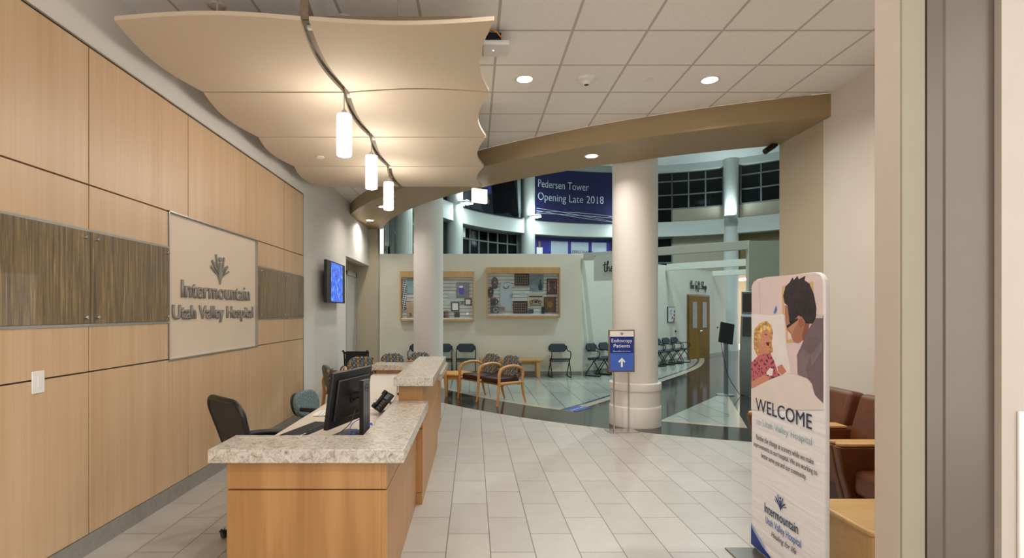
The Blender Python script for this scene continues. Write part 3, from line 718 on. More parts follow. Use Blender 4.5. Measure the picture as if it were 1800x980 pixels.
MB().prism([(-1.39, 3.14), (-.63, 3.14), (-.63, 7.46), (-1.39, 7.46)], .712, .74).build('work_surface', LAMINATE, dk, bevel=.003)
dbox('gable', -1.36, -.64, 4.86, 4.89, 0, .712, W_DESK)

# monitor
mx, my, mrz = -.865, 3.745, math.atan2(.96, .27)-PI/2   # local +y along the screen width
mo = thing('monitor', 'black desktop monitor seen from behind on a column stand', 'monitor', (mx, my, .7405), math.atan2(.52, .15)-PI/2)
T = Matrix.Translation((0, 0, .27)) @ Matrix.Rotation(R(8), 4, 'Y')
MB().box(-.02, .008, -.272, .272, -.19, .19, T).build('screen_housing', BLACK, mo, bevel=.005)
MB().prism([(-.22, -.14), (.22, -.14), (.22, .14), (-.22, .14)], 0, .02, T @ basis((.008, 0, 0), (0, 1, 0), (0, 0, 1))).build('rear_shell', BLACK, mo, bevel=.012, seg=3)
MB().box(-.0215, -.02, -.262, .262, -.18, .18, T).build('display', pm('dark_screen', '#101418', .15), mo)
MB().box(.0085, .0095, -.2, .2, .165, .172, T).build('vent_slot', INK, mo)
MB().cyl((.02, 0, .27), (.10, 0, .29), .03, .022, 16).cyl((.01, 0, .27), (.03, 0, .272), .05, n=20).build('arm', BLACK, mo)
MB().box(.10, .13, -.05, .05, .01, .39).build('stand_column', pm('grey_plastic', '#55565a', .4), mo, bevel=.004); sco = COL.objects['stand_column']
MB().box(.0985, .1005, -.049, .049, .01, .388).box(.10, .13, -.052, -.049, .01, .388).build('column_face', BLACK, sco)
MB().box(-.09, .17, -.12, .12, 0, .012).build('stand_base', BLACK, mo, bevel=.004)
rg = MB().tube([(.131, .026*math.cos(k*PI/12), .335+.026*math.sin(k*PI/12)) for k in range(24)], .0015, 5, closed=True).build('logo_ring', INK, sco)
text('DELL', INK, sco, basis((.1305, 0, .328), (0, 1, 0), (0, 0, 1)), height=.012, width=.036)
MB().tube(smooth_path([(.09, -.03, .12), (.05, -.06, .09), (.04, -.08, .04), (.07, -.06, .02), (.09, -.07, .06), (.06, -.08, .04), (.03, -.05, .01)]), .003, 6).build('cable', pm('blue_cable', '#2f5fb8', .5), mo)
MB().tube(smooth_path([(.1305, .02, .06), (.145, .04, .08), (.15, .03, .04), (.13, .01, .03)]), .004, 6).build('cable', pm('blue_cable2', '#2040d0', .5), mo)
MB().tube(smooth_path([(.05, -.02, .18), (.04, -.06, .1), (-.02, -.13, .03), (-.06, -.2, .004), (-.02, -.26, .004)]), .003, 6).build('cable', BLACK, mo)

kb = thing('keyboard', 'black keyboard lying on the beige work surface', 'keyboard', (-1.205, 3.87, .7405), R(-14)+PI/2)
kbc = MB().box(-.23, .23, -.08, .08, .0, .016).build('case', BLACK, kb, bevel=.004)
kk = MB()
for r_ in range(5):
    for c_ in range(17):
        if c_ in (12, 13) and r_ in (1, 2): pass
        kk.box(-.222+c_*.0262, -.222+c_*.0262+.022, -.07+r_*.0275, -.07+r_*.0275+.023, .016, .021)
kk.build('keys', pm('key_plastic', '#2b2c30', .5), kbc, bevel=.001)
label(MB().box(-.225, -.14, -.078, -.072, .0165, .018).build('status_strip', WHITE_PL, kb), 'pale status strip')

ph = thing('desk_phone', 'black office desk phone on a grey stand beside the monitor', 'telephone', (-.80, 4.47, .7405), R(-65)); ph.scale = (.9, .9, .9)
TP = Matrix.Translation((0, 0, .03)) @ Matrix.Rotation(R(48), 4, 'X')
MB().box(-.1, .1, 0, .2, .0, .03, TP).build('body', BLACK, ph, bevel=.006)
MB().box(-.09, -.04, .0, .2, .03, .05, TP).box(-.09, -.04, .0, .05, .03, .062, TP).box(-.09, -.04, .15, .2, .03, .062, TP).build('handset', BLACK, ph, bevel=.008)
MB().box(-.02, .085, .13, .185, .03, .033, TP).build('screen', pm('phone_lcd', '#6a7a84', .3), ph)
kp = MB()
for i in range(3):
    for j in range(4): kp.box(-.01+i*.03, .012+i*.03, .02+j*.025, .036+j*.025, .03, .034, TP)
kp.build('keypad', pm('phone_keys', '#55585c', .5), ph, bevel=.001)
SILVER = pm('silver_plastic', '#a8abae', .35, .3)
for sx in (-.08, .06): MB().tube(smooth_path([(sx, .03, .015), (sx, .11, .012), (sx, .16, .05), (sx, .12, .12)]), .012, 8).build('stand_foot', SILVER, ph)
MB().tube(smooth_path([(.07, .1, .09), (.1, .13, .08), (.1, .15, .03), (.08, .17, .01)]), .004, 6).build('cable', pm('blue_cable3', '#2f62b0', .5), ph)

def sheets(name, lab, cx, cy, n, rz, w=.216, h=.279):
    t = thing(name, lab, 'papers', (cx, cy, .7405), rz)
    for i in range(n):
        a = Matrix.Rotation(R(random.uniform(-9, 9)), 4, 'Z') @ Matrix.Translation((random.uniform(-.02, .02), random.uniform(-.02, .02), 0))
        MB().box(-w/2, w/2, -h/2, h/2, i*.0022, i*.0022+.002, a).build('sheet', PAPER, t); sh_o = COL.objects[-1]
        if i == n-1:
            ln = MB()
            for k in range(7): ln.box(-w/2+.02, w/2-.02-(k % 3)*.03, h/2-.04-k*.03, h/2-.034-k*.03, i*.0022+.002, i*.0022+.0024, a)
            ln.build('printed_line', pm('print_grey', '#9aa4a6', .7), sh_o)
sheets('paper_stack', 'loose stack of printed papers beyond the keyboard', -1.20, 4.52, 4, R(95))
sheets('paper_sheets', 'white printed sheets spread under the raised stone counter', -.80, 5.15, 3, R(20))
sheets('paper_sheets', 'white printed sheets lying behind the desk phone', -.78, 4.82, 2, R(-10))
tag(MB().box(-.06, .06, -.09, .09, 0, .018).prism([(-.05, .018), (.06, .018), (.06, .05)], -.08, .08, basis((0, 0, 0), (1, 0, 0), (0, 0, 1))).build('card_reader', BLACK, loc=(-.73, 5.62, .7405), bevel=.003), 'small black device lying on the work surface against the raised counter', 'device')
cb_ = tag(MB().tube(smooth_path([(-.640, 4.50, .992), (-.645, 4.50, .93), (-.66, 4.47, .87), (-.70, 4.40, .80), (-.76, 4.36, .744)]), .006, 8).build('white_cable', WHITE_PL), 'white cord drooping from the end of the raised counter to the desk', 'cord')

# ------------------------------------------------------------------ office chairs
def swivel_base(t, rot=0, r=.29, seat_z=.44):
    MB().cyl((0, 0, .09), (0, 0, seat_z-.04), .026, n=16).lathe([(.05, .06), (.055, .1), (.03, .13)], 20).build('gas_post', BLACK, t)
    for k in range(5):
        a = rot+k*2*PI/5; c, s = math.cos(a), math.sin(a)
        MB().tube([(0, 0, .095), (c*r*.6, s*r*.6, .085), (c*r, s*r, .068)], [.026, .022, .017], 8).build('star_leg', SILVER, t); leg_o = bpy.context.scene.collection.objects[-1]
        x, y = c*r, s*r
        w = MB(); M = Matrix.Translation((x, y, .03)) @ Matrix.Rotation(a+.6, 4, 'Z')
        w.cyl((-.026, 0, 0), (-.006, 0, 0), .03, n=18, M=M); w.cyl((.006, 0, 0), (.026, 0, 0), .03, n=18, M=M); w.cyl((0, 0, 0), (0, 0, .04), .009, n=8, M=M)
        w.tube([(-.028, -.03, .01), (-.028, 0, .034), (-.028, .03, .01)], .006, 6, M).tube([(.028, -.03, .01), (.028, 0, .034), (.028, .03, .01)], .006, 6, M)
        w.build('caster', BLACK, leg_o)
def rounded(w, h, r, n=5, top_w=None):
    tw = top_w or w; o = []
    for (cx, cy, a0) in ((tw/2-r, h-r, 0), (-tw/2+r, h-r, 90), (-w/2+r, r, 180), (w/2-r, r, 270)):
        for i in range(n+1): a = R(a0+90*i/n); o.append((cx+r*math.cos(a), cy+r*math.sin(a)))
    return o
oc = thing('office_chair', 'black mesh backed office chair at the near end of the desk', 'office chair', (-1.45, 3.87, 0), R(138))
# local: faces -y
swivel_base(oc, R(194-138), .32)
MB().prism(rounded(.48, .46, .1), 0, .07, Matrix.Translation((0, -.24, .43))).build('seat', CHAR_FAB, oc, bevel=.025, seg=3)
MBk = basis((0, .225, .55), (1, 0, 0), (0, .3, 1))
MB().prism(rounded(.37, .47, .09, top_w=.46), -.012, .012, MBk).build('mesh_back', MESH_FAB, oc)
ol = rounded(.40, .49, .1, 6, .5)
MB().tube([tuple(MBk @ Vector((x, y-.01, 0))) for x, y in ol], .02, 10, closed=True).build('back_frame', BLACK, oc)
MB().prism(rounded(.30, .12, .04), .0, .03, basis((0, .245, .56), (1, 0, 0), (0, .3, 1))).build('lumbar_pad', BLACK, oc, bevel=.01)
MB().tube([(0, .05, .42), (0, .22, .42), (0, .28, .5), (0, .3, .7)], .025, 8).build('back_bracket', BLACK, oc)
for sx in (-1, 1):
    MB().tube([(sx*.24, .02, .44), (sx*.285, .02, .46), (sx*.29, .02, .64)], .018, 8).build('arm_post', BLACK, oc)
    MB().tube(smooth_path([(sx*.285, .2, .655), (sx*.29, .05, .675), (sx*.28, -.1, .67), (sx*.25, -.2, .655)]), .026, 10).build('armrest', BLACK, oc)
o2 = thing('office_chair', 'low task chair with speckled teal fabric back further along the desk', 'office chair', (-1.50, 5.53, 0), R(72))
swivel_base(o2, .3, .28)
MB().prism(rounded(.46, .44, .1), 0, .07, Matrix.Translation((0, -.22, .43))).build('seat', TEAL_FAB, o2, bevel=.025, seg=3)
MB().prism(rounded(.40, .27, .12, 7), -.03, .03, basis((0, .235, .51), (1, 0, 0), (0, .25, 1))).build('backrest', TEAL_FAB, o2, bevel=.025, seg=4)
MB().prism(rounded(.38, .25, .11, 7), .0, .02, basis((0, .275, .52), (1, 0, 0), (0, .25, 1)) @ Matrix.Rotation(PI, 4, 'Y')).build('back_shell', BLACK, o2, bevel=.006)
MB().tube([(0, .05, .42), (0, .24, .42), (0, .3, .5), (0, .31, .62)], .025, 8).build('back_bracket', BLACK, o2)
for sx in (-1, 1):
    MB().tube([(sx*.22, .02, .44), (sx*.27, .02, .46), (sx*.275, .02, .62)], .016, 8).build('arm_post', BLACK, o2)
    MB().tube([(sx*.275, .14, .63), (sx*.275, -.13, .63)], .022, 10).build('armrest', BLACK, o2)

# ------------------------------------------------------------------ bentwood waiting seats
def bent_seat(n, lab, loc, rz, grp=None):
    t = thing('waiting_bench' if n > 1 else 'waiting_chair', lab, 'waiting bench' if n > 1 else 'chair', loc, rz, grp)
    w = .565; x0 = -n*w/2
    for i in range(n+1):
        x = x0+i*w
        p = smooth_path([(x, -.335, 0), (x, -.30, .2), (x, -.285, .42), (x, -.285, .53), (x, -.22, .625), (x, -.05, .665), (x, .12, .655), (x, .24, .60), (x, .262, .53), (x, .25, .40), (x, .27, .2), (x, .33, 0)], 4)
        rad = [.017+.010*min(1, q[2]/.3) for q in p]
        MB().tube(p, rad, 8).cyl((x, -.28, .37), (x, .25, .37), .028, n=8).build('arm_frame', W_BENT, t)
    for i in range(n):
        xc = x0+(i+.5)*w
        MB().prism(rounded(.50, .50, .05), 0, .10, Matrix.Translation((xc, -.27, .365))).build('seat', LEATHER_D, t, bevel=.025, seg=3)
        MB().prism(rounded(.48, .40, .17, 8), -.035, .035, basis((xc, .20, .43), (1, 0, 0), (0, .22, 1))).build('backrest', PATTERN, t, bevel=.028, seg=4)
    MB().box(x0, -x0, -.2, -.16, .33, .365).box(x0, -x0, .16, .2, .33, .365).build('rail', W_BENT, t)
    return t
ws = bent_seat(2, 'two seat patterned waiting bench with brown seats on the dark floor band', (.32, 9.70, 0), R(-52.3))
dup(ws, (-1.165, 10.057, 0), R(30), 'two seat patterned waiting bench behind the raised counter and round column')
dup(ws, (-1.80, 7.74, 0), math.atan2(.9, -.44), 'two seat patterned waiting bench by the left wall past the panelling')
bent_seat(1, 'single patterned waiting chair in front of the black wheelchair', (-1.88, 9.03, 0), R(17))
# wedge table between two benches
wt = thing('corner_table', 'low wedge shaped wooden table between two patterned benches', 'table', (0, 0, 0))
tp = [(-.275, 10.06), (.17, 10.40), (-.25, 10.82), (-.80, 10.66), (-.53, 10.15)]
MB().prism(tp, .385, .415).build('tabletop', W_BENT, wt, bevel=.006)
cxm = sum(p[0] for p in tp)/5; cym = sum(p[1] for p in tp)/5
inn = [(cxm+(x-cxm)*.88, cym+(y-cym)*.88) for x, y in tp]
MB().prism(inn, .32, .385).build('apron', W_BENT, wt)
for x, y in [(cxm+(x-cxm)*.84, cym+(y-cym)*.84) for x, y in tp]: MB().cyl((x, y, 0), (x, y, .33), .016, .022, 10).build('leg', W_BENT, wt)

# ------------------------------------------------------------------ black stacking chairs
def stack_chair(lab, loc, rz, grp):
    t = thing('stacking_chair', lab, 'chair', loc, rz, grp)
    for s in (-1, 1):
        x = s*.235
        p = smooth_path([(x*.92, .20, .76), (x, .17, .66), (x, .06, .63), (x, -.1, .635), (x, -.19, .60), (x, -.17, .50), (x, -.02, .36), (x, .2, .05)], 4)+[(x, .225, .012), (x, .1, .012), (x, -.2, .012), (x, -.225, .04), (x, -.12, .24), (x, .0, .43)]
        MB().tube(p, .0115, 8).build('side_frame', BLACK_M, t)
    MB().cyl((-.235, -.02, .38), (.235, -.02, .38), .01, n=8).cyl((-.235, .12, .4), (.235, .12, .4), .01, n=8).build('cross_bar', BLACK_M, t)
    st_ = MB(); n = 8; vs = []; 
    MB().prism(rounded(.46, .42, .09), 0, .05, basis((0, -.22, .425), (1, 0, 0), (0, 1, -.06))).build('seat', CHAR_FAB, t, bevel=.02, seg=3)
    hexo = [(-.16, 0), (.16, 0), (.225, .07), (.225, .14), (.17, .21), (-.17, .21), (-.225, .14), (-.225, .07)]
    MB().prism(hexo, -.022, .022, basis((0, .19, .60), (1, 0, 0), (0, .16, 1))).build('backrest', CHAR_FAB, t, bevel=.02, seg=3)
    return t
G1 = 'black stacking chairs along the display wall'; G2 = 'black stacking chairs along the shop wall'
sc = stack_chair('black stacking chair under the large display case right of the wooden bench', (2.13, 13.18, 0), R(4), G1)
dup(sc, (-.18, 13.18, 0), 0, 'black stacking chair just left of the wooden bench', G1)
dup(sc, (-.76, 13.18, 0), 0, 'black stacking chair peeking out right of the left round column', G1)
dup(sc, (-1.36, 13.18, 0), 0, 'black stacking chair peeking out left of the left round column', G1)
labs = {0: 'black stacking chair nearest the wall corner in the row by the blue sign', 1: 'second black stacking chair from the wall corner, touching the blue sign', 6: 'third black stacking chair from the ochre door end of the row', 7: 'second black stacking chair from the ochre door end of the row', 8: 'black stacking chair next to the ochre double door'}
for k in range(9):
    p = (3.14+.424*k, 13.44+.424*k, 0); dup(sc, p, R(45), labs.get(k, 'black stacking chair in the row hidden behind the wide round column'), G2)
bn = thing('bench', 'plain light oak bench against the display wall', 'bench', (.93, 13.2, 0))
MB().box(-.78, .78, -.2, .2, .385, .46).build('top', W_OAK, bn, bevel=.02, seg=3); MB().box(-.62, .62, -.03, .03, .3, .385).build('rail', W_OAK, bn)
for sx in (-.66, .66):
    for sy in (-.13, .13): MB().box(sx-.05, sx+.05, sy-.05, sy+.05, 0, .385).build('leg', W_OAK, bn, bevel=.012)

# wheelchair (behind the single patterned chair)
wc = thing('wheelchair', 'black folding wheelchair parked by the wall behind the patterned chairs', 'wheelchair', (-2.15, 10.05, 0))
MB().prism(rounded(.40, .40, .03), -.01, .01, basis((0, -.23, .48), (1, 0, 0), (0, -.05, 1))).build('backrest', BLACK, wc)
MB().box(-.21, .21, -.2, .22, .47, .50).build('seat', BLACK, wc, bevel=.01)
for s in (-1, 1):
    MB().tube([(s*.22, -.2, .1), (s*.22, -.2, .5), (s*.22, -.26, .86)], .013, 8).cyl((s*.22, .22, .12), (s*.22, .22, .5), .012, n=8).cyl((s*.22, -.2, .2), (s*.22, .24, .2), .012, n=8).build('side_frame', BLACK_M, wc)
    MB().tube([(s*.22, -.255, .84), (s*.22, -.30, .885), (s*.22, -.36, .89)], .018, 8).build('push_handle', BLACK, wc)
    MB().tube([(s*.28, -.12+.29*math.cos(k*PI/14), .30+.29*math.sin(k*PI/14)) for k in range(28)], .012, 8, closed=True).cyl((s*.26, -.12, .3), (s*.3, -.12, .3), .03, n=14).build('wheel', BLACK, wc)
    sp_ = MB()
    for k in range(8): sp_.cyl((s*.28, -.12, .3), (s*.28, -.12+.285*math.cos(k*PI/4), .30+.285*math.sin(k*PI/4)), .003, n=5)
    sp_.build('spokes', ALU, wc)
    MB().cyl((s*.22, .34, .09), (s*.25, .34, .09), .09, n=18).build('caster', BLACK, wc)
    MB().box(s*.22-.025, s*.22+.025, -.15, .12, .69, .73).cyl((s*.22, .08, .5), (s*.22, .08, .7), .011, n=8).build('armrest', BLACK, wc)
MB().cyl((-.21, -.245, .85), (.21, -.245, .85), .02, n=8).build('back_rail', BLACK, wc)

# ------------------------------------------------------------------ display cases
def display(x0, x1, z0, z1, lab):
    y1 = 13.5; y0 = 13.34; t = thing('display_case', lab, 'display case', ((x0+x1)/2, y1, z0)); w = (x1-x0)/2; h = z1-z0
    def b(n, *a, mat=W_OAK, bev=.004): return MB().box(*a).build(n, mat, t, bevel=bev)
    b('side', -w, -w+.035, -.16, 0, 0, h); b('side', w-.035, w, -.16, 0, 0, h); b('bottom', -w+.035, w-.035, -.16, 0, 0, .05); b('header', -w+.035, w-.035, -.155, 0, h-.13, h)
    b('header_lip', -w+.035, w-.035, -.165, -.02, h-.155, h-.13)
    sl_ = MB().box(-w+.035, w-.035, -.02, 0, .05, h-.13); k = .09
    sl_.build('backboard', pm('slat_groove', '#6f746f', .6), t)
    bd = MB(); z = .055
    while z < h-.17: bd.box(-w+.036, w-.036, -.03, -.019, z, min(z+.075, h-.135)); z += .09
    bd.build('slat_board', pm('slat_white', '#ccd0cb', .6), t)
    b('shelf_edge', -w+.035, w-.035, -.15, -.03, .05, .075, mat=WHITE_PL)
    b('glass_door', -w+.04, 0.0, -.145, -.14, .076, h-.155, mat=GLASS, bev=0); b('glass_door', 0, w-.04, -.135, -.13, .076, h-.155, mat=GLASS, bev=0)
    return t
YD = 13.5
def DX(px): return (px-832)/F*(YD-.03)
def DZ(py): return 1.6-(py-548)/F*(YD-.03)
display(DX(704), DX(833.5), DZ(564), DZ(477), 'left wood framed wall display case partly behind the round column')
display(DX(855), DX(983.5), DZ(557.5), DZ(470), 'right wood framed wall display case with shirt and framed pictures')
def item(name, lab, cat, px0, px1, py0, py1, mat, d=.03, frame=None, extra=None, bev=.003):
    x0, x1, z0, z1 = DX(px0), DX(px1), DZ(py1), DZ(py0); cx = (x0+x1)/2
    t = thing(name, lab, cat, (cx, YD-.031, z0)); w = (x1-x0)/2; h = z1-z0
    if frame:
        MB().box(-w, w, -d, 0, 0, h).build('frame', frame, t, bevel=bev); MB().box(-w+.03, w-.03, -d-.003, -d, .03, h-.03).build('picture', mat, t)
    else: MB().box(-w, w, -d, 0, 0, h).build('body', mat, t, bevel=bev)
    return t, w, h, d
def flat_item(name, lab, cat, pts, mat, d=.03, dz=0):
    x = [DX(p[0]) for p in pts]; z = [DZ(p[1]) for p in pts]; cx = sum(x)/len(x); cz = min(z)
    o = MB().prism([(a-cx, b-cz) for a, b in zip(x, z)], 0, d, basis((0, 0, 0), (1, 0, 0), (0, 0, 1))).build(name, mat, bevel=.006, loc=(cx, YD-.031-dz, cz)); return tag(o, lab, cat)
def Z4(pts): return [(840+u/8.906, 460+v/8.906) for u, v in pts]
def Z3(pts): return [(690+u/8.165, 460+v/8.165) for u, v in pts]
DWOOD = pm('dark_wood', '#3b2a20', .5, var=.2); REDW = pm('red_frame', '#5a2c22', .5)
shirt = flat_item('shirt', 'pale grey shirt with crew neck hanging in the right display case', 'shirt', Z4([(345, 330), (380, 310), (410, 355), (450, 310), (520, 330), (540, 480), (525, 500), (530, 760), (345, 770), (345, 480)]), pm('shirt_cloth', '#aab4ba', .9, var=.05), .03)
MB().tube([(-.07, -.032, .63), (-.04, -.034, .585), (0, -.034, .57), (.05, -.034, .585), (.07, -.032, .64)], .012, 6).build('collar', pm('dark_trim', '#39434a', .8), shirt)
label(MB().prism([(.10, .42), (.17, .42), (.17, .36), (.135, .32), (.10, .36)], 0, .004, basis((0, -.031, 0), (1, 0, 0), (0, 0, 1))).build('badge', pm('badge_blue', '#6f9ab4', .7), shirt), 'blue crest badge')
def cap_item(lab, pts, mat): 
    x, z = sum(p[0] for p in pts)/len(pts), sum(p[1] for p in pts)/len(pts)
    w = DX(max(p[0] for p in pts))-DX(min(p[0] for p in pts)); h = DZ(min(p[1] for p in pts))-DZ(max(p[1] for p in pts))
    t = thing('uniform_cap', lab, 'cap', (DX(x), YD-.031, DZ(z)))
    MB().ell((0, -.045, .02), w/2, .042, h/2*.9).build('crown', mat, t); MB().ell((0, -.075, -h*.3), w/2*.85, .018, h*.18).build('peak', BLACK, t); MB().ell((.0, -.088, .02), .02, .008, .02, 10, 6).build('badge', ALU, t)
cap_item('brown uniform cap high in the right display case', Z4([(210, 240), (315, 430)]), pm('cap_brown', '#4d3b32', .8))
cap_item('black uniform cap lower left in the right display case', Z4([(150, 400), (248, 560)]), pm('cap_black', '#15161a', .8))
t, w, h, d = item('medal_ribbon', 'striped red and black ribbon rack in the right display case', 'ribbon rack', 862, 872, 523, 537, pm('ribbon_black', '#1b1c20', .6)); 
MB().box(-w, w, -d-.004, -d, h*.82, h*.98).build('red_band', pm('ribbon_red', '#8a3a34', .7), t); MB().tube([(w*.9+.05*math.cos(k*PI/8), -d-.01, h*.5+.06*math.sin(k*PI/8)) for k in range(16)], .018, 6, closed=True).build('ring', BLACK, t)
t, w, h, d = item('camera', 'old black camera on the floor of the right display case', 'camera', 862, 876, 538, 549.5, BLACK, .06); MB().tube([(0.03+.05*math.cos(k*PI/8), -d-.01, h*.45+.05*math.sin(k*PI/8)) for k in range(16)], .012, 6, closed=True).build('lens_ring', ALU, t)
item('leather_case', 'small brown leather case beside the old camera', 'case', 877, 887, 539, 546, pm('tan_leather', '#7a6558', .7), .04)[0].location.y -= .045
for a, lab in (((904.5, 930, 480, 502), 'dark rack of small medals high in the right display case'), ((902, 927, 529, 550), 'dark rack of small medals low in the right display case')):
    t, w, h, d = item('medal_rack', lab, 'medal rack', *a, DWOOD, .04)
    dd = MB()
    for i in range(6):
        for j in range(4): dd.box(-w*.85+i*w*.3, -w*.85+i*w*.3+.02, -d-.006, -d, h*.15+j*h*.2, h*.15+j*h*.2+.025)
    dd.build('medals', pm('medal_silver', '#9a948c', .4, .6), t)
t, w, h, d = item('photograph', 'grey photograph of a figure in the right display case', 'photograph', 931.5, 955.5, 482, 511.5, pm('photo_grey_wash', '#76868a', .6, var=.3, scale=9), .02)
MB().prism([(.05, 0.02), (.13, .02), (.14, .15), (.1, .22), (.11, .3), (.07, .3), (.075, .22), (.03, .14)], 0, .003, basis((0, -d, 0), (1, 0, 0), (0, 0, 1))).build('figure', pm('photo_navy', '#26333e', .7), t)
t, w, h, d = item('poster', 'cream motorcycle poster in the right display case', 'poster', 927.5, 955.5, 516.5, 537.5, pm('poster_cream', '#bfb6a4', .7), .015)
mc = MB(); Mp = basis((0, -d-.004, 0), (1, 0, 0), (0, 0, 1))
for sx in (-.11, .11): mc.tube([(sx+.042*math.cos(k*PI/8), .1+.042*math.sin(k*PI/8), 0) for k in range(16)], .008, 5, Mp, closed=True)
mc.tube([(-.11, .1, 0), (-.06, .15, 0), (.04, .15, 0), (.11, .1, 0)], .012, 5, Mp).tube([(-.03, .1, 0), (.04, .1, 0)], .025, 6, Mp).tube([(.05, .15, 0), (.08, .19, 0)], .006, 5, Mp)
mc.box(-.17, .17, .225, .255, -.001, .003, Mp).box(-.15, .15, .015, .03, -.001, .003, Mp); mc.build('motorcycle', pm('poster_maroon', '#4d2c28', .7), t)
t, w, h, d = item('picture', 'sepia portrait of a man in a cap in the right display case', 'picture', 961, 978.5, 489.5, 517, pm('sepia', '#8a7268', .6, var=.2), .03, REDW)
MB().ell((.01, -.034, .24), .07, .006, .09).prism([(-.1, .03), (.11, .03), (.1, .12), (.03, .17), (-.04, .15)], 0, .004, basis((0, -.034, 0), (1, 0, 0), (0, 0, 1))).build('portrait', pm('sepia_dark', '#54403a', .7), t); MB().ell((.01, -.04, .31), .09, .008, .035).build('cap', REDW, t)
t, w, h, d = item('picture', 'dark red framed picture of a face low in the right display case', 'picture', 956, 977, 521.5, 549, pm('brown_print', '#5c4630', .6, var=.3), .03, REDW)
MB().ell((.0, -.034, .2), .07, .006, .09).build('face', pm('mustard', '#8a6c36', .7), t)
item('document_box', 'small grey box on the floor of the right display case', 'box', 928.5, 937.5, 543, 550, pm('slate_box', '#3c464a', .6), .05)
item('dark_book', 'upright dark book standing low in the right display case', 'book', 952, 956.5, 539, 550.5, pm('dark_book', '#1b2a32', .6), .05)
item('label_card', 'small pale blue card at the middle of the right display case', 'card', 915, 923, 513, 518.5, pm('card_blue', '#a4c2cc', .7), .01)
m, nt, b = newmat('polka_fabric'); v = N(nt, 'ShaderNodeTexChecker', inp={'Scale': 26, 'Color1': lin('#d6dad6'), 'Color2': lin('#3f4a4c')}); nt.links.new(coords(nt, rot=(0, R(35), 0)), v.inputs['Vector']); nt.links.new(v.outputs[0], b.inputs['Base Color']); b.inputs['Roughness'].default_value = .9
flat_item('scarf', 'black and white checked scarf hanging in the left display case', 'scarf', Z3([(150, 290), (185, 270), (205, 340), (200, 480), (195, 650), (170, 700), (140, 640), (135, 480), (140, 380)]), m, .04)
t = thing('doll', 'beige cloth doll figure in the left display case beside the column', 'doll', (DX(724), YD-.10, DZ(558)))
CL = pm('beige_cloth', '#b89e84', .9)
MB().prism([(-.12, 0), (-.06, .0), (-.05, .12), (.0, .1), (.03, 0), (.1, 0), (.1, .25), (.12, .34), (.05, .36), (0, .42), (-.08, .38), (-.15, .30), (-.12, .22)], -.03, .04, basis((0, 0, 0), (1, 0, 0), (0, 0, 1))).build('body', CL, t, bevel=.015, seg=3)
item('picture', 'small pale scenic print high in the left display case', 'print', 716, 726, 489, 516, pm('pale_scene', '#8fb0b8', .6, var=.25), .012)
t, w, h, d = item('photograph', 'blue violet night photograph in the left display case', 'photograph', 802, 824.5, 496, 522, pm('violet_night', '#30384c', .2, var=.6, scale=12), .02)
MB().ell((-.03, -d, h*.45), .08, .003, .1).build('glow', pm('violet_bright', '#3c3ca8', .5), t); MB().ell((-.04, -d-.002, h*.7), .055, .004, .03).build('highlight', pm('white_print', '#f2f2f0', .5), t)
item('certificate', 'brown framed certificate in the left display case', 'framed certificate', 793, 807.5, 530.5, 546.5, PAPER, .025, DWOOD)
item('certificate', 'small square brown framed certificate near the right edge of the left case', 'framed certificate', 816.5, 829, 524, 536.5, PAPER, .025, DWOOD)
item('plaque', 'small black plaque at the bottom of the left display case', 'plaque', 798.5, 808, 548, 557, BLACK, .03, DWOOD)
item('card', 'white printed card below the violet photograph', 'card', 787, 802, 515, 525, pm('card_grey', '#b4bbb8', .7), .01)
item('card', 'small pale card low beside the column in the left case', 'card', 781, 792, 529, 536, pm('card_pale', '#c2cccc', .7), .01)
t, w, h, d = item('badge_disc', 'grey round badge left of the small square certificate', 'badge', 810, 815, 529, 534, pm('badge_grey', '#586062', .5), .02); 
t = thing('star_ornament', 'silver star ornament at lower right of the left display case', 'ornament', (DX(821.5), YD-.05, DZ(551)))
MB().prism([((.055 if k % 2 == 0 else .024)*math.sin(k*PI/5), (.055 if k % 2 == 0 else .024)*math.cos(k*PI/5)) for k in range(10)], -.01, .01, basis((0, 0, 0), (1, 0, 0), (0, 0, 1))).build('star', ALU, t)
for k, (px, cc, lab) in enumerate(((781.5, '#3c4a58', 'dark blue figurine by the column in the left display case'), (784.5, '#9a5a4c', 'reddish figurine on the floor of the left display case'), (787.5, '#8a7a6c', 'brown figurine on the floor of the left display case'))):
    t = thing('figurine', lab, 'figurine', (DX(px), YD-.09, DZ(558.2)))
    MB().lathe([(.022, 0), (.026, .01), (.015, .09), (.022, .13), (.01, .15)], 14).build('body', pm('figurine_paint', cc, .6), t); MB().ell((0, 0, .17), .018, .018, .022, 12, 8).build('head', pm('figurine_head', '#b08a70', .6), t)

# ------------------------------------------------------------------ gift shop front
def W45(s, z, off=0): return M45 @ Matrix.Translation((s, z, off))
def s_at(px):  # distance along the shop wall that shows at a pixel column
    k = (px-832)/F; return (k*13.5-2.76)/(.7071-k*.7071)
s0, s1 = s_at(1207.5), s_at(1246)
dg_ = struct(MB().box(s0, s1, 0, 2.2, 0, .03, M45).build('door_2', pm('door_frame_bronze', '#5d4c38', .5)), 'ochre double door with narrow windows in the shop wall', 'door')
mid = (s0+s1)/2; 
for a, b in ((s0+.06, mid-.004), (mid+.004, s1-.06)):
    dl = MB().box(a, b, .01, 2.14, .03, .05, M45).build('door_leaf', W_DOOR, dg_)
    wv = (b-a)*.42; wc_ = (a+b)/2+(.02 if a < mid-.1 else -.02)
    MB().box(wc_-wv/2, wc_+wv/2, 1.05, 1.95, .05, .056, M45).build('window_pane', pm('door_glass', '#3c474c', .2, var=.9, scale=9, spec=.15), dl)
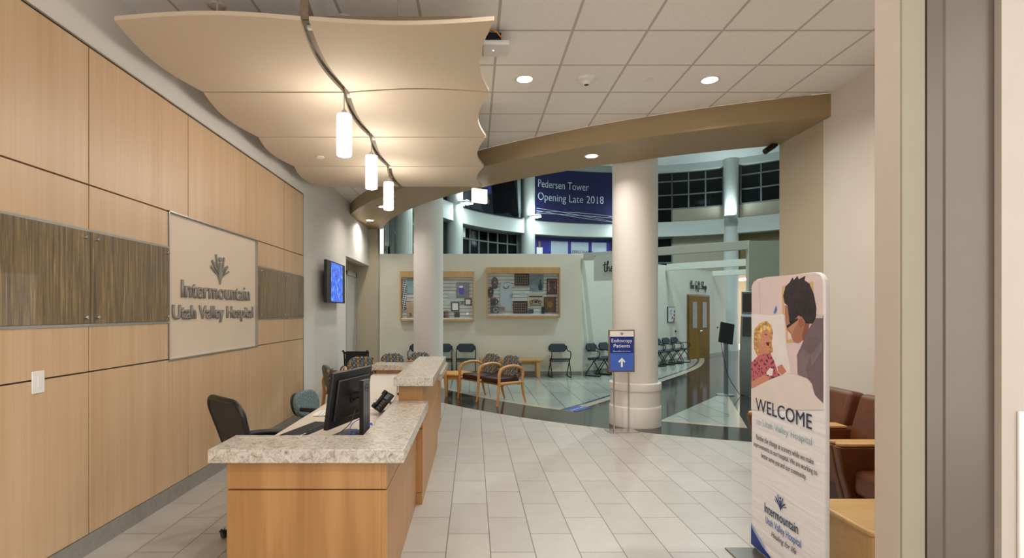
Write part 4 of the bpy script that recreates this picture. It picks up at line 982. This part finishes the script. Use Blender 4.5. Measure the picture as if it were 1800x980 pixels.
MB().cyl((0, 0, 0), (0, 0, .06), .025, n=12, M=W45(mid-.07, .95, .05)).tube([(0, 0, .06), (.14, 0, .06)], .012, 8, W45(mid-.07, .95, .05)).build('handle', CHROME, dg_)
ls_ = thing('shop_lettering', 'black script lettering on the shop wall above the ochre door', 'lettering', (0, 0, 0))
script_text('the Gift Shop', INK, ls_, W45((s_at(1212)+s_at(1241.5))/2, 2.40, .0165), .26, s_at(1241.5)-s_at(1212), .010)
sa, sb = s_at(1172.5), s_at(1185)
pw = thing('notice_board', 'framed white notice with red dots left of the ochre door', 'notice', (0, 0, 0))
MB().box(sa, sb, 1.27, 1.77, 0, .03, M45).build('frame', BLACK_M, pw, bevel=.006); MB().box(sa+.02, sb-.02, 1.29, 1.75, .03, .034, M45).build('sheet', pm('notice_white', '#cdd3d3', .5), pw)
text('get\nclose', pm('notice_ink', '#5a6a9a', .6), pw, W45(sa+(sb-sa)*.42, 1.62, .034), height=.07, name='lettering')
rd = MB()
for (u, z) in ((.9, 1.62), (.85, 1.5), (.62, 1.42), (.85, 1.38), (.8, 1.32)): rd.cyl((0, 0, 0), (0, 0, .004), .045, n=12, M=W45(sa+(sb-sa)*u, z, .034))
rd.build('red_dots', pm('notice_red', '#8a2f2c', .6), pw)
for px, z, lab in ((1187, .98, 'small dark wall bumper left of the ochre door'), (1261, 1.03, 'small dark wall bumper right of the ochre door')):
    tag(MB().cyl((0, 0, 0), (0, 0, .04), .035, .028, 14, W45(s_at(px), z)).build('wall_bumper', BLACK), lab, 'wall bumper')
# hanging fabric banner on the first tie beam
bp, bq = Vector((3.02, 13.2, 0)), Vector((4.22, 12.22, 0)); dv = (bq-bp); Lb = dv.length
Mb = basis((bp.x, bp.y, 0), dv, (0, 0, 1)); outw = Mb.to_3x3() @ Vector((0, 0, 1))
sgnb = 1 if outw.y < 0 else -1
hb = thing('fabric_banner', 'white hanging banner with black script beside the wide column', 'banner', (0, 0, 0))
MB().box(0, Lb, 2.36, 3.0, .0, .006, Mb @ Matrix.Translation((0, 0, sgnb*.075))).build('cloth', pm('banner_cloth', '#d2d8d2', .8, var=.02), hb)
MB().cyl((.03, 2.97, .07), (.03, 2.97, .085), .012, n=10, M=Mb).cyl((Lb-.03, 2.97, .07), (Lb-.03, 2.97, .085), .012, n=10, M=Mb).build('grommet', BLACK_M, hb)
script_text('the gift shop', INK, hb, Mb @ Matrix.Translation((Lb/2, 2.58, .085)), .24, 1.06, .011)

# kiosk and pedestal
ko = thing('kiosk', 'tall grey service kiosk with sloped console behind the welcome banner', 'kiosk', (5.55, 10.35, 0), R(-35))
KG = pm('kiosk_grey', '#7d8a8c', .4, .3, var=.05); KD = pm('kiosk_dark', '#2c2f30', .35, var=.1)
prof = [(-.30, 0), (-.34, .25), (-.35, .6), (-.32, .95), (-.27, 1.12), (-.18, 1.52), (-.12, 1.56), (-.12, 2.0), (.28, 2.0), (.28, 0)]
MB().prism(prof, -.3, .3, basis((0, 0, 0), (0, 1, 0), (0, 0, 1))).build('cabinet', KG, ko, bevel=.012)
MB().prism([(-.285, 1.14), (-.195, 1.5), (-.185, 1.5), (-.275, 1.14)], -.26, .26, basis((0, -.01, 0), (0, 1, 0), (0, 0, 1))).build('console', KD, ko)
MB().box(-.27, .27, -.128, -.12, 1.6, 1.96).build('header_panel', KD, ko); MB().box(-.302, -.3, -.24, .25, .05, 1.0).box(.3, .302, -.24, .25, .05, 1.95).build('side_skin', pm('kiosk_side', '#748083', .4), ko)
pd = thing('screen_pedestal', 'tilted black screen on a slim grey stand beside the kiosk', 'screen stand', (4.86, 10.3, 0))
MB().box(-.02, .05, -.03, .03, .0, 1.05).build('post', pm('pedestal_grey', '#79868a', .4), pd, bevel=.008); MB().lathe([(.16, 0), (.16, .012), (.03, .03)], 24).build('base', pm('pedestal_grey2', '#79868a', .4), pd)
MB().box(-.14, .13, -.02, .02, 0, .40, Matrix.Translation((-.01, -.04, 1.0)) @ Matrix.Rotation(R(12), 4, 'Y') @ Matrix.Rotation(R(-12), 4, 'X')).build('screen', BLACK, pd, bevel=.006)
MB().tube(smooth_path([(-.1, -.05, 1.02), (-.09, -.1, .8), (-.02, -.12, .45), (.06, -.15, .25), (.22, -.12, .03)]), .006, 6).build('cable', BLACK, pd)

# floor decal
fd = thing('floor_decal', 'dark blue wayfinding decal stuck on the pale floor tip', 'floor sign', (1.72, 8.83, .002), R(52))
MB().box(-.25, .25, -.13, .13, 0, .0015).build('sheet', NAVY, fd); text('Endoscopy', PALE, fd, Matrix.Translation((0, -.02, .0016)), height=.05, width=.4)

# Endoscopy sign stand
es = thing('sign_stand', 'chrome floor stand holding a blue arrow sign before the wide column', 'sign', (1.99, 7.17, 0), R(5))
MB().box(-.20, .20, -.12, .12, 0, .010).build('base_plate', CHROME, es, bevel=.003)
for x in (-.1, .1): MB().cyl((x, 0, .01), (x, 0, .82), .011, n=12).build('post', CHROME, es)
MB().box(-.18, .18, -.012, .012, .795, 1.362).build('frame', pm('frame_bronze', '#a08c78', .3, .8), es, bevel=.004)
MB().box(-.163, .163, -.0145, -.012, .812, 1.345).build('panel_blue', BLUE, es); MB().box(-.163, .163, -.0155, -.0125, 1.05, 1.27).build('panel_navy', NAVY, es); MB().box(-.163, .163, -.0155, -.0125, 1.27, 1.345).build('panel_header', PAPER, es)
def ME(x, z): return basis((x, -.0156, z), (1, 0, 0), (0, 0, 1))
WP = pm('white_print2', '#f0f2f4', .6)
text('Endoscopy', WP, es, ME(0, 1.195), height=.05, width=.285, offset=.0); text('Patients', WP, es, ME(0, 1.125), height=.05, width=.225, offset=.0); text('Please follow the arrows', WP, es, ME(0, 1.068), height=.017, width=.24)
MB().prism([(-.013, 0), (.013, 0), (.013, .085), (.035, .06), (.05, .075), (0, .125), (-.05, .075), (-.035, .06), (-.013, .085)], 0, .002, basis((0, -.0145, .862), (1, 0, 0), (0, 0, 1))).build('arrow', WP, es)
emblem(NAVY, es, ME(0, 1.287), .16, .001)

# ------------------------------------------------------------------ welcome banner
XB = 1.9
wb = thing('welcome_banner', 'tall white fabric welcome banner with a bedside photograph', 'banner', (XB, 3.24, 0))
def MW(y, z, off=0): return basis((-off, y-3.24, z), (0, -1, 0), (0, 0, 1))
hw = .378
out = [( -hw, .03), (hw, .03)]
o_ = [(hw, .03)]
for i in range(9): a = R(90*i/8); o_.append((hw-.09+.09*math.cos(a), 1.82-.09+.09*math.sin(a)))
for i in range(9): a = R(90+90*i/8); o_.append((-hw+.09+.09*math.cos(a), 1.82-.09+.09*math.sin(a)))
o_.append((-hw, .03))
m, nt, b = newmat('banner_fabric'); c = coords(nt, (1, .6, 9), rot=(R(14), 0, 0)); n = N(nt, 'ShaderNodeTexNoise', inp={'Scale': 1.6, 'Detail': 3}); nt.links.new(c, n.inputs['Vector'])
b.inputs['Base Color'].default_value = lin('#e6e5e8'); b.inputs['Roughness'].default_value = .6; bump(nt, b, n.outputs[0], .6, .02)
fab = MB().prism(o_, -.014, .014, MW(3.24, 0)).build('fabric', m, wb, bevel=.006, seg=3)
def Q(u, v):
    px, py = 1310+u/3.92, 470+v/3.92; y = F*XB/(px-832); return (y, 1.6-(py-548)*y/F)
def prn(pts, c, k, var=.04, sc=8, name='print', mat=None):
    p = [Q(*q) for q in pts]; yl = [max(3.24-hw+.003, min(3.24+hw-.003, y)) for y, z in p]
    MB().prism([(-(y-3.24), z) for y, (_, z) in zip(yl, p)], .0142, .0145+.0004*k, MW(3.24, 0)).build(name, mat or pm('banner_print', c, .6, var=var, scale=sc), fab, smooth=False)
prn([(57, 130), (75, 95), (150, 66), (500, 36), (535, 50), (553, 90), (556, 960), (480, 850), (440, 760), (300, 730), (57, 830)], '#d8c6c6', 0, name='print_background')
prn([(268, 128), (488, 95), (490, 260), (400, 515), (300, 520), (296, 330), (272, 320)], '#cfa878', 1, name='print_picture_frame')
prn([(285, 148), (470, 118), (470, 250), (390, 490), (312, 495), (308, 330), (288, 310)], '#e0cfc8', 2, name='print_wall')
prn([(57, 315), (180, 330), (280, 320), (300, 560), (330, 725), (250, 740), (57, 700)], '#e2dcdc', 3, name='print_pillow')
prn([(212, 310), (230, 262), (236, 290), (222, 318)], '#3b78b8', 4, name='print_pen')
prn([(75, 500), (82, 420), (120, 382), (165, 366), (198, 400), (207, 450), (200, 520), (208, 580), (170, 605), (100, 605), (78, 560)], '#c09455', 5, .6, 45, name='print_girl_hair')
prn([(118, 470), (132, 430), (165, 428), (184, 450), (190, 500), (180, 560), (165, 595), (120, 595), (106, 540)], '#c98c72', 6, .08, name='print_girl_face')
prn([(160, 515), (185, 512), (182, 540), (168, 535)], '#5c2626', 7, name='print_mouth')
md, ntd, bd_ = newmat('floral_print'); vv = N(ntd, 'ShaderNodeTexVoronoi', inp={'Scale': 42}); ntd.links.new(coords(ntd), vv.inputs['Vector']); ntd.links.new(ramp(ntd, vv.outputs[0], [(.25, '#3e2c4c'), (.42, '#c4656e')]), bd_.inputs['Base Color'])
prn([(57, 655), (110, 602), (190, 588), (215, 640), (242, 720), (272, 755), (180, 772), (100, 782), (57, 800)], '', 6, name='print_dress', mat=md)
prn([(57, 785), (140, 742), (182, 738), (182, 778), (57, 832)], '#c98c72', 7, name='print_forearm')
prn([(240, 682), (270, 665), (302, 715), (270, 738), (245, 715)], '#c08068', 7, name='print_hand')
prn([(556, 330), (556, 930), (500, 880), (480, 800), (455, 768), (380, 735), (376, 600), (398, 555), (422, 500), (440, 440), (510, 350)], '#716068', 5, .15, 6, name='print_shirt')
prn([(290, 262), (314, 258), (327, 372), (345, 372), (385, 332), (412, 332), (432, 372), (452, 385), (425, 490), (380, 521), (355, 512), (338, 478), (335, 458), (308, 430), (300, 398), (294, 350)], '#a8725c', 6, .08, name='print_face')
prn([(280, 195), (296, 130), (325, 102), (345, 68), (352, 88), (378, 60), (386, 82), (432, 58), (426, 86), (462, 112), (490, 180), (509, 280), (505, 350), (480, 386), (442, 384), (412, 340), (385, 328), (352, 372), (325, 382), (312, 262), (290, 244)], '#2a2127', 7, .5, 25, name='print_hair')
prn([(393, 350), (414, 352), (422, 395), (402, 412), (388, 385)], '#99604c', 8, name='print_ear')
prn([(150, 455), (172, 458), (170, 466), (152, 464)], '#7a4a3a', 7, name='print_eye')
prn([(112, 440), (128, 405), (160, 392), (185, 415), (192, 445), (172, 430), (140, 430), (125, 462), (118, 520), (108, 500)], '#d9b878', 7, .5, 45, name='print_curl')
prn([(190, 690), (212, 700), (205, 742), (170, 748), (165, 720)], '#e4e0e0', 7, name='print_card')
prn([(322, 372), (345, 372), (385, 334), (402, 345), (360, 420), (345, 460), (330, 440), (318, 420)], '#b98670', 7, .1, name='print_cheek')
prn([(430, 372), (460, 386), (448, 440), (420, 500), (412, 470), (424, 420)], '#8a5644', 7, .1, name='print_neck')
prn([(380, 600), (420, 560), (470, 600), (440, 700), (455, 768), (380, 735)], '#7d6b74', 6, .15, 6, name='print_sleeve')
prn([(470, 600), (556, 500), (556, 560), (480, 680)], '#80707a', 6, .15, 6, name='print_fold')
prn([(110, 100), (118, 98), (122, 320), (114, 320)], '#cdbcbc', 1, name='print_curtain')
prn([(303, 402), (380, 346), (386, 358), (312, 416)], '#17151a', 8, name='print_glasses')
prn([(512, 318), (556, 330), (556, 348), (505, 348)], '#c8b8b8', 6, name='print_collar')
prn([(57, 835), (180, 775), (300, 728), (440, 760), (480, 850), (520, 900), (556, 940), (556, 978), (57, 978)], '#ded4d0', 8, name='print_sheet')
WI = pm('welcome_ink', '#1d3350', .6)
OF = .0188
text('WELCOME', WI, fab, MW((3.557+2.965)/2, .947, OF), height=.088, width=.59)
text('to Utah Valley Hospital', TEAL_INK, fab, MW(3.255, .860, OF), height=.045, width=.58, offset=-.006)
GI = pm('grey_ink', '#4a4648', .6)
for z, w_, s_ in ((.757, .60, 'Pardon the change in scenery while we make'), (.705, .66, 'improvements to our hospital. We are working to'), (.652, .47, 'better serve you and our community.')): text(s_, GI, fab, MW(3.25, z, OF), height=.034, width=w_)
text('Intermountain', DBLUE_INK, fab, MW(3.27, .313, OF), height=.062, width=.355, offset=.008)
text('Utah Valley Hospital', pm('mid_blue_ink', '#2f62a8', .6), fab, MW(3.25, .245, OF), height=.048, width=.37)
text('Healing for life', GI, fab, MW(3.24, .185, OF), height=.036, width=.26, shear=.4)
emblem(pm('emblem_blue', '#20417e', .6), fab, MW(3.27, .385, OF), .32, .001)
MB().prism([(-.375, .16), (-.33, .125), (-.22, .07), (-.08, .032), (-.375, .032)], OF-.0006, OF, MW(3.24, 0)).build('print_swoosh', NAVY, fab); MB().prism([(-.375, .175), (-.30, .13), (-.2, .085), (-.22, .07), (-.33, .122), (-.375, .16)], OF-.0006, OF, MW(3.24, 0)).build('print_swoosh', pm('swoosh_pale', '#9ab0d0', .6), fab)
MB().tube([(0, y, z) for y, z in [(hw-.02, .02), (hw-.02, 1.7), (hw-.1, 1.8), (-hw+.1, 1.8), (-hw+.02, 1.7), (-hw+.02, .02)]], .012, 8).build('tube_frame', ALU, wb)
for y in (-.28, .28): MB().box(-.2, .2, y-.09, y+.09, 0, .01).build('foot_plate', STEEL, wb, bevel=.003)

# ------------------------------------------------------------------ lounge chairs and end table on the right
def lounge(lab, y):
    t = thing('lounge_chair', lab, 'lounge chair', (3.08, y, 0), 0, 'brown lounge chairs along the right wall')
    # local: faces -x ; arms at +-y
    prof_a = [(-.40, .0), (-.34, .0), (-.38, .22), (-.445, .45), (-.475, .64), (.42, .64), (.42, .62), (.42, .0), (.36, 0), (.36, .08), (-.30, .08)]
    for s in (-1, 1):
        yy = s*.268
        MB().prism([(-.335, .06), (-.385, .25), (-.44, .45), (-.475, .635), (.27, .635), (.27, .06)], -.034, .034, basis((0, yy, 0), (1, 0, 0), (0, 0, 1))).build('arm_panel', LEATHER, t, bevel=.014, seg=3)
        MB().prism([(-.44, -.036), (.02, -.036), (.02, .036), (-.44, .036), (-.47, 0)], .636, .658, Matrix.Translation((0, yy, 0))).build('arm_cap', W_OAK, t, bevel=.006)
        MB().box(-.32, -.26, yy-.03, yy+.03, 0, .06).build('foot', W_OAK, t); MB().box(.2, .26, yy-.03, yy+.03, 0, .06).build('foot', W_OAK, t)
    MB().box(-.38, .06, -.23, .23, .30, .48).build('seat', LEATHER, t, bevel=.05, seg=4)
    MB().box(-.30, .22, -.23, .23, .1, .30).build('seat_base', LEATHER_D, t, bevel=.01)
    MB().prism([(-.01, .44), (.18, .44), (.29, .9), (.14, .93)], -.262, .262, basis((0, 0, 0), (1, 0, 0), (0, 0, 1))).build('backrest', LEATHER, t, bevel=.045, seg=4)
    return t
lc = lounge('brown leather lounge chair at the far end of the row, beyond the welcome banner', 4.80)
dup(lc, (3.08, 4.19, 0), 0, 'brown leather lounge chair in the middle of the row right of the welcome banner', 'brown lounge chairs along the right wall')
dup(lc, (3.08, 3.58, 0), 0, 'brown leather lounge chair behind the maple end table', 'brown lounge chairs along the right wall')
et = thing('end_table', 'maple end table with a rounded corner in front of the lounge chairs', 'table', (0, 0, 0))
ot = rounded(.47, .535, .05, 6); Mt = Matrix.Translation((2.365, 2.85, 0))
MB().prism(ot, .388, .42, Mt).build('tabletop', W_TABLE, et, bevel=.012, seg=3)
MB().box(2.165, 2.565, 2.885, 3.355, .06, .388).build('body', W_TABLE, et, bevel=.004)
for x in (2.17, 2.56):
    for y in (2.89, 3.35): MB().box(x-.022, x+.022, y-.022, y+.022, 0, .388).build('corner_post', W_TABLE, et, bevel=.006)
wp = thing('wall_notice', 'white notice plate at the right edge of the near wall', 'notice', (2.18, 2.0, .9))
MB().box(-.145, .145, -.012, 0, -.33, .33).build('plate', pm('notice_plate', '#dedcd8', .4), wp, bevel=.004)
